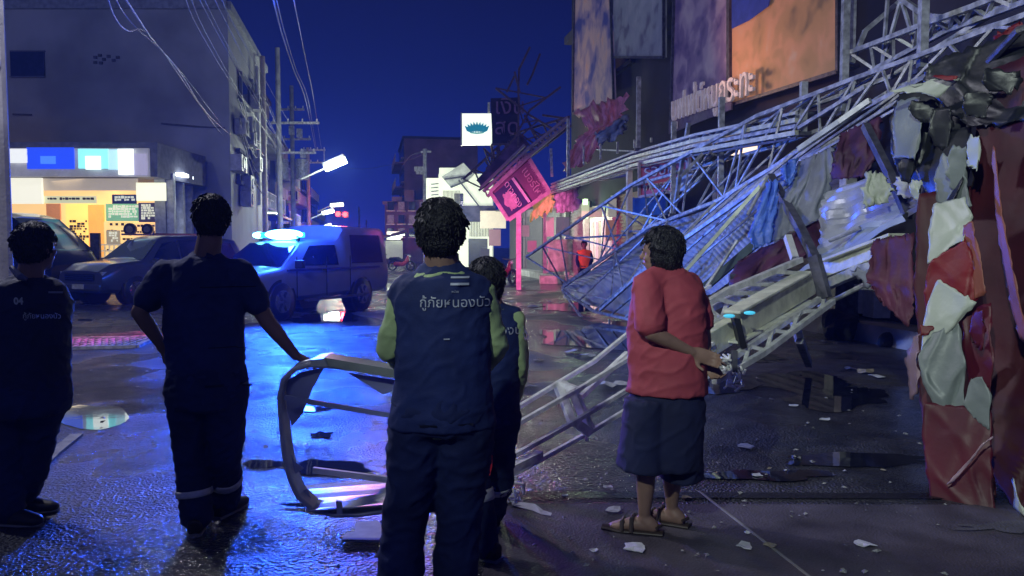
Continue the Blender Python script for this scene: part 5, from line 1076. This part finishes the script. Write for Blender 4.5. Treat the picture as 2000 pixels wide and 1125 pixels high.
def bvh(o, root):
    off = V(root['_o']); me = o.data; return BVHTree.FromPolygons([v.co+off for v in me.vertices], [tuple(p.vertices) for p in me.polygons])
def patch(par, tree, px0, px1, py, h, D, m, name='printed_stripe', n=14):
    rows = []
    for i in range(3):
        r_ = []
        for k in range(n+1):
            p = P(lerp(px0, px1, k/n), py+h*i/2, D-.4); h_ = tree.ray_cast(p, F); r_.append((h_[0] if h_[0] is not None and (h_[0]-p).length < .7 else p+F*.3)-F*.007)
        rows.append(r_)
    return MB().grid(rows).build(name, m, par, True)
# --- man with hand on hip, holding the frame (centre left)
D = 3.95; j = J3(D, pel=(405, 765), chest=(398, 640), neck=(404, 502), shL=(322, 535), elL=(272, 610, -.05), wrL=(318, 678, .05), shR=(468, 532), elR=(522, 628, .02), wrR=(577, 694, .1), hipL=(368, 775), knL=(376, 915, .02), anL=(384, 1022), hipR=(442, 775), knR=(440, 900, .05), anR=(440, 998, .25))
j['anL'].z = .09; j['anR'].z = .09; fwd = (F*.98-RT*.1).normalized(); j['toeL'] = (F-RT*.25).normalized(); j['toeR'] = (F+RT*.25).normalized()
m1 = person('man in dark overalls seen from behind, one hand on hip, other on the frame', G(405, 1050), fwd, P(413, 428, D), (F*.95-RT*.3).normalized(), j, .98,
    [(0, .2, .13), (.22, .188, .125), (.5, .195, .13), (.8, .2, .125), (.95, .16, .1), (1.0, .09, .075)], (navy, .5, .012), navy2, None,
    {'L': ((RT*.7-Z*.55+F*.2), F, -Z, .5), 'R': ((RT*.75-Z*.4+F*.3), -Z, -F, .6)}, dict(seed=1, big=1.03))
ring(m1['trousers'], j['knL'], j['anL'], .42, .56, .093, refl); ring(m1['trousers'], j['knR'], j['anR'], .34, .48, .09, refl)
def loop(par, c, a, b, h, m, name='belt'):
    n = 40; return MB().grid([[c+RT*cos(2*pi*k/n)*a+F*sin(2*pi*k/n)*b+Z*z for k in range(n+1)] for z in (-h/2, h/2)]).build(name, m, par, True, .004)
seam = mat('seam_navy', (.004, .007, .03), .8)
tr1 = bvh(m1['shirt'], m1['root'])
for y, a_, b_2 in ((566, 345, 450), (694, 362, 440)): patch(m1['shirt'], tr1, a_, b_2, y, 2.2, 3.95, seam, 'seam')
tr2 = bvh(m1['trousers'], m1['root'])
for a_, b_2 in ((358, 392), (418, 452)):
    patch(m1['trousers'], tr2, a_, b_2, 772, 5, 3.95, seam, 'pocket_flap')
MB().tube([P(376, 514, 3.95), P(400, 508, 3.9), P(404, 500, 3.88), P(428, 510, 3.95)], .018, 8).build('collar', navy, m1['shirt'], True)
# --- big rescue worker in lime shirt and dark vest
D = 2.75; j = J3(D, pel=(862, 800), chest=(868, 660), neck=(864, 530), shL=(794, 580), elL=(764, 680, .02), wrL=(810, 722, .28), shR=(934, 580), elR=(966, 672, .02), wrR=(930, 722, .28), hipL=(818, 830), knL=(788, 1050, .03), anL=(774, 1268), hipR=(908, 830), knR=(892, 1050, .05), anR=(894, 1262, .06))
j['anL'].z = .09; j['anR'].z = .09; j['toeL'] = (F-RT*.2).normalized(); j['toeR'] = (F+RT*.2).normalized()
m2 = person('tall rescue worker in the middle, lime sleeves and navy vest lettered across the back', G(850, 1290), F, P(861, 455, D), F, j, .96,
    [(0, .17, .12), (.22, .155, .112), (.5, .155, .115), (.8, .172, .118), (.95, .14, .1), (1.0, .09, .075)], (lime, 2, .008), navy2, (navy, .026),
    {'L': ((RT*.6+F*.6), -Z, Z, .6), 'R': ((-RT*.6+F*.6), -Z, Z, .6)}, dict(seed=2, big=1.01))
MB().tube([P(864, 538, D), P(864, 522, D), P(863, 496, D)], [.07, .064, .06], 24).build('collar', lime, m2['shirt'], True)
bt_ = bvh(m2['vest'], m2['root']); reflt = mat('vest_print', (.5, .54, .66), .4, 0, .1, 20)
text('กู้ภัยหนองบัว', .047, reflt, 'lettering', m2['vest'], P(806, 608, D-.3), RT, Z, .002, 0, 'LEFT', (bt_,))
text('หน่วย', .011, reflt, 'lettering', m2['vest'], P(874, 578, D-.3), RT, Z, .002, 0, 'LEFT', (bt_,))
for y, h_ in ((547, 4), (561, 5)): patch(m2['vest'], bt_, 866, 906, y, h_, D, reflt)
patch(m2['vest'], bt_, 852, 865, 681, 3, D, reflt)
tr2 = bvh(m2['trousers'], m2['root'])
for a_, b_2 in ((800, 838), (880, 916)): patch(m2['trousers'], tr2, a_, b_2, 868, 6, D, seam, 'pocket_flap')
# --- short rescue worker half hidden behind him
D = 3.7; j = J3(D, pel=(958, 800), chest=(965, 700), neck=(960, 600), shL=(915, 622), elL=(905, 700), wrL=(925, 760, .2), shR=(1000, 625), elR=(1013, 710), wrR=(1005, 778, .1), hipL=(935, 812), knL=(925, 930, -.05), anL=(945, 1058, -.1), hipR=(978, 812), knR=(972, 935, .1), anR=(960, 1045, .35))
j['anL'].z = .08; j['anR'].z = .08; j['toeL'] = (F*.5-RT*.8).normalized()
m3 = person('short rescue worker in lime shirt and navy vest, half hidden right of the tall worker', G(955, 1085), (F*.95-RT*.2).normalized(), P(946, 550, D), (F*.75-RT*.6).normalized(), j, .88,
    [(0, .14, .1), (.22, .13, .1), (.5, .135, .1), (.8, .15, .1), (.95, .12, .085), (1.0, .075, .065)], (lime, 2, .008), navy2, (navy, .02),
    {'L': (-Z+F*.4, RT, F, .5), 'R': (-Z+F*.3, -RT, F, .5)}, dict(seed=3, big=1.08, long_=.02))
bt_ = bvh(m3['vest'], m3['root']); text('หนองบัว', .062, reflt, 'lettering', m3['vest'], P(942, 664, D-.3), RT, Z, .002, 0, 'LEFT', (bt_,))
ring(m3['trousers'], j['knL'], j['anL'], .2, .37, .085, refl); ring(m3['trousers'], j['knR'], j['anR'], -.03, .12, .082, refl)
t = thing('torch', 'red plastic torch hanging at the hip of the short rescue worker', 'torch', P(952, 900, 3.45))
MB().tube([P(948, 862, 3.4), P(950, 880, 3.4), P(951, 912, 3.4), P(952, 928, 3.4)], [.03, .026, .024, .012], 14).build('body', mat('torch_red', (.5, .03, .04), .35, emit=(.5, .02, .03), es=.15), t, True)
MB().tube([P(946, 858, 3.4), P(945, 845, 3.42), P(955, 835, 3.45)], .006).build('strap', refl, t)
# --- woman in red shirt, hands behind her back
D = 3.95; fw_ = (F*.55-RT*.83).normalized()
j = J3(D, pel=(1302, 775), chest=(1308, 665), neck=(1298, 528), shL=(1262, 560, -.1), elL=(1272, 650, -.2), wrL=(1352, 688, -.14), shR=(1345, 560, .1), elR=(1372, 640, .08), wrR=(1380, 700, -.02), hipL=(1282, 790, -.07), knL=(1262, 920, -.06), anL=(1258, 1020, -.02), hipR=(1322, 790, .07), knR=(1312, 920, .07), anR=(1312, 1018, .1))
j['anL'].z = .08; j['anR'].z = .08; j['toeL'] = (-RT*.9+F*.3).normalized(); j['toeR'] = (-RT*.85+F*.5).normalized()
redsh = mat('red_shirt', (.38, .06, .085), .75, 0, .15, 5, .1, 160)
m4 = person('woman in loose red shirt, wide dark shorts and sandals, hands clasped behind her back', G(1290, 1045), fw_, P(1290, 492, D), (F*.5-RT*.86).normalized(), j, .96,
    [(0, .17, .16), (.22, .17, .165), (.5, .17, .16), (.8, .165, .135), (.95, .13, .1), (1.0, .085, .075)], None, None, None,
    {'L': ((RT*.9-Z*.3), -F, -Z, .5), 'R': ((RT*.25-Z*.6-F*.4), -F, RT, .6)}, dict(seed=4, long_=.035, big=1.1), shoe=False, bare=True)
root = m4['root']; sv = (j['shR']-j['shL']).normalized()
mb = MB(); mb.tube([P(1303, 766, D), P(1304, 735, D), P(1303, 680, D), P(1302, 620, D), P(1302, 570, D), P(1300, 540, D), P(1298, 526, D)], [(.215, .19), (.205, .185), (.2, .18), (.2, .165), (.185, .14), (.14, .11), (.085, .08)], 28, True, 1, RT)
mb.limb([j['shL'], j['neck']-Z*.02, j['shR']], [.07, .075, .07], 14)
for k in 'LR': mb.limb([j['sh'+k], j['sh'+k].lerp(j['el'+k], .45), j['sh'+k].lerp(j['el'+k], .8)], [.072, .076, .08], 14)
bake(mb, 'shirt', redsh, root, .009, 5, .009, 11, 6)
mb = MB(); mb.tube([P(1303, 750, D), P(1302, 790, D), P(1297, 850, D), P(1294, 908, D)], [(.18, .16), (.2, .18), (.203, .19), (.205, .19)], 36, True, 1, RT)
mb.tube([P(1262, 780, D-.03), P(1258, 850, D-.04), P(1254, 916, D-.05)], [(.112, .16), (.12, .165), (.124, .17)], 26, True, 1, RT)
mb.tube([P(1332, 780, D+.03), P(1330, 850, D+.04), P(1328, 928, D+.05)], [(.102, .16), (.11, .165), (.114, .17)], 26, True, 1, RT)
mb.tube([P(1226, 775, D), P(1220, 850, D), P(1218, 910, D)], [.012, .015, .016], 8)
bake(mb, 'shorts', mat('dark_shorts', (.008, .013, .06), .85, 0, .3, 4, .1, 150), root, .01, 3, .009, 13, 6)
for k in 'LR':
    an = j['an'+k]; fd = j['toe'+k]; a0 = V((an.x, an.y, 0)); sl = thing('x', '', '') if 0 else None
    s_ = MB().tube([a0+Z*.014-fd*.1, a0+Z*.014, a0+Z*.014+fd*.12, a0+Z*.014+fd*.22], [(.038, .014), (.045, .014), (.055, .014), (.035, .014)], 18, True, 1, fd.cross(Z)).build('sandal', mat('sandal_brown', (.05, .035, .03), .5), root)
    sd = fd.cross(Z).normalized()
    for x_, h_ in ((.11, .062), (.06, .085)): MB().tube([a0+fd*x_+sd*.05+Z*.015, a0+fd*x_+sd*.03+Z*h_, a0+fd*x_-sd*.03+Z*h_, a0+fd*x_-sd*.05+Z*.015], .012, 8).build('strap', mat('sandal_brown', (.05, .035, .03), .5), s_)
    MB().tube([a0-fd*.07+sd*.04+Z*.05, a0-fd*.09+Z*.055, a0-fd*.07-sd*.04+Z*.05], .008, 8).build('strap', mat('sandal_brown', (.05, .035, .03), .5), s_)
# --- man at the left edge
D = 4.1; fw_ = (RT*.55+F*.8).normalized()
j = J3(D, pel=(58, 780), chest=(60, 660), neck=(58, 545), shL=(-8, 575, -.08), elL=(-22, 670, -.05), wrL=(10, 740, .1), shR=(100, 572, .12), elR=(108, 660, .2), wrR=(88, 715, .3), hipL=(28, 795), knL=(18, 920), anL=(15, 1005, -.05), hipR=(84, 795, .05), knR=(64, 920, .06), anR=(38, 1008, .12))
j['anL'].z = .09; j['anR'].z = .09; j['toeL'] = (RT*.85-F*.1).normalized(); j['toeR'] = (RT*.9+F*.2).normalized()
m5 = person('man in dark lettered jacket standing at the left edge beside the grey pole', G(50, 1035), fw_, P(72, 482, D), (RT*.35+F*.93).normalized(), j, .98,
    [(0, .19, .14), (.22, .185, .135), (.5, .185, .135), (.8, .2, .13), (.95, .16, .1), (1.0, .09, .075)], (mat('jacket_dark', (.008, .016, .075), .75, 0, .3, 5, .12, 150), 2, .018), navy2, None, {'L': (RT-Z*.3, F, Z, .5), 'R': (-RT*.6-Z*.4, F, Z, .5)}, dict(seed=5, big=1.08))
bt_ = bvh(m5['shirt'], m5['root']); pr = mat('jacket_print', (.3, .34, .46), .5)
text('04', .045, pr, 'lettering', m5['shirt'], P(27, 594, D-.4), RT, Z, .002, .002, 'LEFT', (bt_,)); text('กู้ภัยหนองบัว', .036, pr, 'lettering', m5['shirt'], P(44, 622, D-.4), RT, Z, .002, 0, 'LEFT', (bt_,))
patch(m5['shirt'], bt_, 23, 54, 576, 4, D, pr); patch(m5['shirt'], bt_, 86, 116, 634, 5, D, pr)
MB().tube([P(22, 522, D-.1), P(40, 541, D-.14), P(52, 545, D-.14)], [.012, .02, .01], 8).build('collar', mat('collar_grey', (.12, .14, .25), .6), m5['shirt'])
# --- distant person in orange vest
D = 24; j = J3(D, pel=(1141, 520), chest=(1141, 508), neck=(1141, 490), shL=(1130, 494), elL=(1127, 508), wrL=(1130, 520, -.2), shR=(1152, 494), elR=(1156, 508), wrR=(1152, 518, -.2), hipL=(1136, 524), knL=(1135, 545), anL=(1135, 566), hipR=(1147, 524), knR=(1148, 545), anR=(1148, 566))
j['anL'].z = j['anR'].z = .38; j['anL'].z = .38
for k in ('anL', 'anR'): j[k].z = .08
m6 = person('distant rescuer in bright orange vest standing before the open shop', V((P(1141, 500, D).x, P(1141, 500, D).y, 0)), -F, P(1141, 478, D), -F, j, 1.0, None, (navy, 2, .01), navy2, (mat('orange_vest', (.8, .12, .03), .6, emit=(.8, .1, .02), es=.15), .03), {'L': (-Z, F, RT, .4), 'R': (-Z, F, RT, .4)}, dict(seed=6))

# ================================================================== the broken light box frame held by the man
t = thing('light_box_frame', 'broken rounded aluminium frame of a light box held upright by the man, torn plastic inside', 'sign frame', G(620, 1005))
alu = mat('aluminium', (.68, .7, .68), .32, .2, .2, 10, .1, 60); plas = mat('milky_plastic', (.42, .46, .68), .4, 0, .1, 3); fd_ = 3.55
def q3(x, y, D=fd_): return P(x, y, D)
front = [(800, 737), (700, 722), (640, 714), (605, 712), (572, 722), (553, 742), (546, 775), (550, 840), (556, 890), (566, 935), (582, 970), (610, 996), (650, 1006), (700, 1006), (800, 990)]
fr_, bk = [], []
for x, y in front: fr_.append(q3(x, y)); bk.append(q3(x, y, fd_)+F*.1+Z*.008)
n = len(front); mb = MB(); mb.grid([fr_, bk]); mb.build('rim', alu, t, False, .012)
for pts_, r_ in ((fr_, .012), (bk, .012)): MB().tube(pts_, r_, 8).build('edge_profile', alu, t, True)
MB().prism([q3(x, y, 3.5) for x, y in ((606, 703), (632, 700), (640, 716), (606, 716))], F*.2).build('corner_cap', mat('corner_bright', (.7, .75, .65), .3, .3), t)
MB().prism([q3(x, y, 3.52) for x, y in ((632, 698), (800, 727), (800, 744), (636, 715))], F*.14).build('top_rail', mat('alu_green', (.5, .56, .42), .35, .3), t)
MB().bar(q3(556, 776, 3.5), q3(800, 818, 3.5), .012, .022).build('cross_strip', plas, t)
mb = MB()
for pl_ in ([(558, 745), (585, 728), (634, 716), (610, 760), (590, 810), (570, 832), (560, 800)], [(680, 728), (790, 745), (772, 762), (748, 771), (715, 750)], [(560, 870), (575, 900), (592, 915), (578, 925), (566, 905)], [(584, 962), (600, 955), (608, 975), (606, 990), (592, 980)]):
    MB().prism([q3(x, y, 3.6) for x, y in pl_], F*.004).build('torn_plastic', plas, t)
mb.bm.free()
rows = []
for i in range(9):
    y0 = lerp(950, 1000, i/8); rows.append([P(lerp(586+i*1.5, 800, k/14), y0+lerp(0, -16, k/14)+(2.5 if i % 3 == 1 else 0), lerp(3.95, 3.5, i/8)) for k in range(15)])
MB().grid(rows).build('bottom_tray', alu, t, False, .006)
MB().bar(P(612, 918, 3.9), P(800, 942, 3.85), .02, .03).build('inner_strip', mat('strip_white', (.6, .62, .66), .4), t)
MB().prism([P(x, y, 3.44) for x, y in ((656, 979), (666, 981), (668, 1004), (658, 1006))], F*.02).build('bracket', mat('bracket_pale', (.55, .6, .7), .4), t)
# ================================================================== debris
def scrap(label, px, py, r_, m, seed=0, tall=.3, kind='debris_scrap', cat='debris'):
    g = G(px, py); mb = MB(); n = 9; c = g+Z*r_*tall*.5; ring_ = []
    vs = [c+Z*r_*tall*.3]; 
    for k in range(n):
        a = 2*pi*k/n; rr = r_*(.6+.7*abs(noise.noise(V((k*1.3, seed*2.1, 0))))*1.6); vs.append(g+V((cos(a)*rr, sin(a)*rr, .012+r_*tall*abs(noise.noise(V((k*2.1, seed, 3)))))))
    mb.add(vs, [(0, 1+k, 1+(k+1) % n) for k in range(n)]); return tag(mb.build(kind, m, None, False, .004), label, cat, 'scraps scattered on the road')
ws = mat('paper_white', (.65, .66, .7), .6, 0, .2, 20); wd_ = mat('wood_scrap', (.3, .26, .2), .7, 0, .3, 20)
tag(MB().prism([G(x, y)+Z*.006 for x, y in ((695, 1025), (738, 1022), (745, 1030), (745, 1062), (668, 1060), (676, 1046), (692, 1044))], Z*.012).build('broken_board', mat('board_pale', (.42, .44, .45), .6, 0, .2, 12)), 'pale broken board piece lying below the metal frame', 'board')
DB = [(1052, 705, .09, 'crumpled pale scrap on the road left of the bright truss'), (1122, 690, .16, 'spiky white scrap beside the top of the bright truss'), (1150, 697, .12, 'flat white scrap right of the spiky one'), (1020, 735, .08, 'upper white scrap beside the short worker'), (1030, 755, .1, 'middle white scrap beside the short worker'), (1012, 762, .08, 'lower white scrap beside the short worker'),
      (1452, 874, .07, 'larger of the pale scraps on the road right of the skirt'), (1478, 932, .045, 'small crumpled paper right of the sandals'), (1502, 918, .02, 'tiny upright sliver beside the crumpled paper'), (1200, 1001, .06, 'white paper strip just left of the sandals'), (1185, 755, .14, 'cream rag left of the red shirt hem'), (1215, 752, .12, 'cream rag touching the red shirt hem'),
      (1690, 730, .14, 'left of the frayed white scraps on the wet road at right'), (1712, 738, .1, 'middle frayed white scrap on the wet road at right'), (1660, 722, .09, 'thin frayed end of the white scraps at right'), (1610, 822, .05, 'lone small scrap on the dark road at right'), (1340, 976, .035, 'small scrap right of the bare legs'), (1185, 955, .03, 'tiny scrap left of the bare legs'),
      (1240, 1073, .07, 'thin pale sliver below the sandals'), (1455, 1073, .05, 'left scrap on the joint of the pavement slabs'), (1505, 1070, .04, 'scrap on the pavement joint crossing'), (1685, 1066, .06, 'white scrap on the pavement slab at lower right'), (1105, 972, .02, 'tiny white chip on the drain line'), (1385, 925, .02, 'tiny chip right of the skirt'),
      (1725, 922, .02, 'tiny bright chip left of the red banner'), (1160, 1080, .03, 'grey chip on the pavement at the bottom'), (1460, 1045, .02, 'grey chip above the pavement joint'), (1650, 610, .1, 'pale scrap on the kerb under the beam'), (880, 585, .1, 'scrap on the far road left of the pink post'), (1000, 590, .12, 'scrap at the foot of the pink post'), (1040, 600, .14, 'larger scrap right of the pink post foot'),
      (1075, 590, .1, 'flat scrap near the lower end of the long truss'), (740, 612, .1, 'scrap on the road behind the ambulance'), (1330, 1010, .03, 'small chip behind the right sandal'), (1550, 795, .06, 'thin wooden scrap in the puddle at right')]
for i, (x, y, r_, l_) in enumerate(DB): scrap(l_, x, y, r_, ws if i % 4 else wd_, i*1.7, .5 if r_ > .08 else .3)
tag(MB().grid([[G(x, y)+Z*(.012+.02*abs(sin(x*.05))) for x, y in ((1000, 985), (1020, 990), (1045, 995), (1062, 1004), (1078, 1010))], [G(x, y)+Z*.014 for x, y in ((1000, 992), (1018, 997), (1042, 1003), (1058, 1010), (1076, 1013))]]).build('paper_strip', ws, None, False, .003), 'long white plastic strip lying at the feet of the short rescue worker', 'strip')
cl = MB(); rr = random.Random(5)
for i in range(14):
    a = P(985+rr.random()*22, 940+rr.random()*40, 4.4); cl.tube([a, a+V((rr.random()-.5, rr.random()-.5, rr.random()-.7))*.12, a+V((rr.random()-.5, rr.random()-.5, -.3))*.16], .008, 6)
tag(cl.build('wire_tangle', ps), 'tangle of bent silver wire at the left end of the bright truss', 'wire')
ct_ = MB()
for i in range(22):
    x = 1405+rr.random()*45; y = 690+rr.random()*55; a = P(x, y, 5.9); ct_.tube([a, P(x+rr.random()*30-15, y+rr.random()*20, 5.8), P(x+rr.random()*40-20, y+rr.random()*26, 5.8)], .009, 6)
tag(ct_.build('wire_tangle', ps), 'tangle of wires and strips hanging under the wide beam behind the woman', 'wire')
for k, (x, y, h_, l_) in enumerate(((1432, 655, 75, 'dark hanging bracket under the cream beam'), )): tag(MB().box(P(1434, 705, 5.85), (.035, .06, .16), RT, F, Z).build('bracket', steeld), l_, 'bracket')

# ================================================================== night haze
hz = MB().box((5, 48, 14.5), (75, 130, 31)).build('haze', mat('haze_surface', (.5, .5, .5))); hz['kind'] = 'stuff'
hm = bpy.data.materials.new('haze_air'); hm.use_nodes = True; ht = hm.node_tree; ht.nodes.clear()
ho = ht.nodes.new('ShaderNodeOutputMaterial'); hv = ht.nodes.new('ShaderNodeVolumePrincipled'); ht.links.new(hv.outputs[0], ho.inputs['Volume'])
hv.inputs['Color'].default_value = (.16, .3, 1, 1); hv.inputs['Density'].default_value = .0028; hv.inputs['Anisotropy'].default_value = .3
hz.data.materials.clear(); hz.data.materials.append(hm)
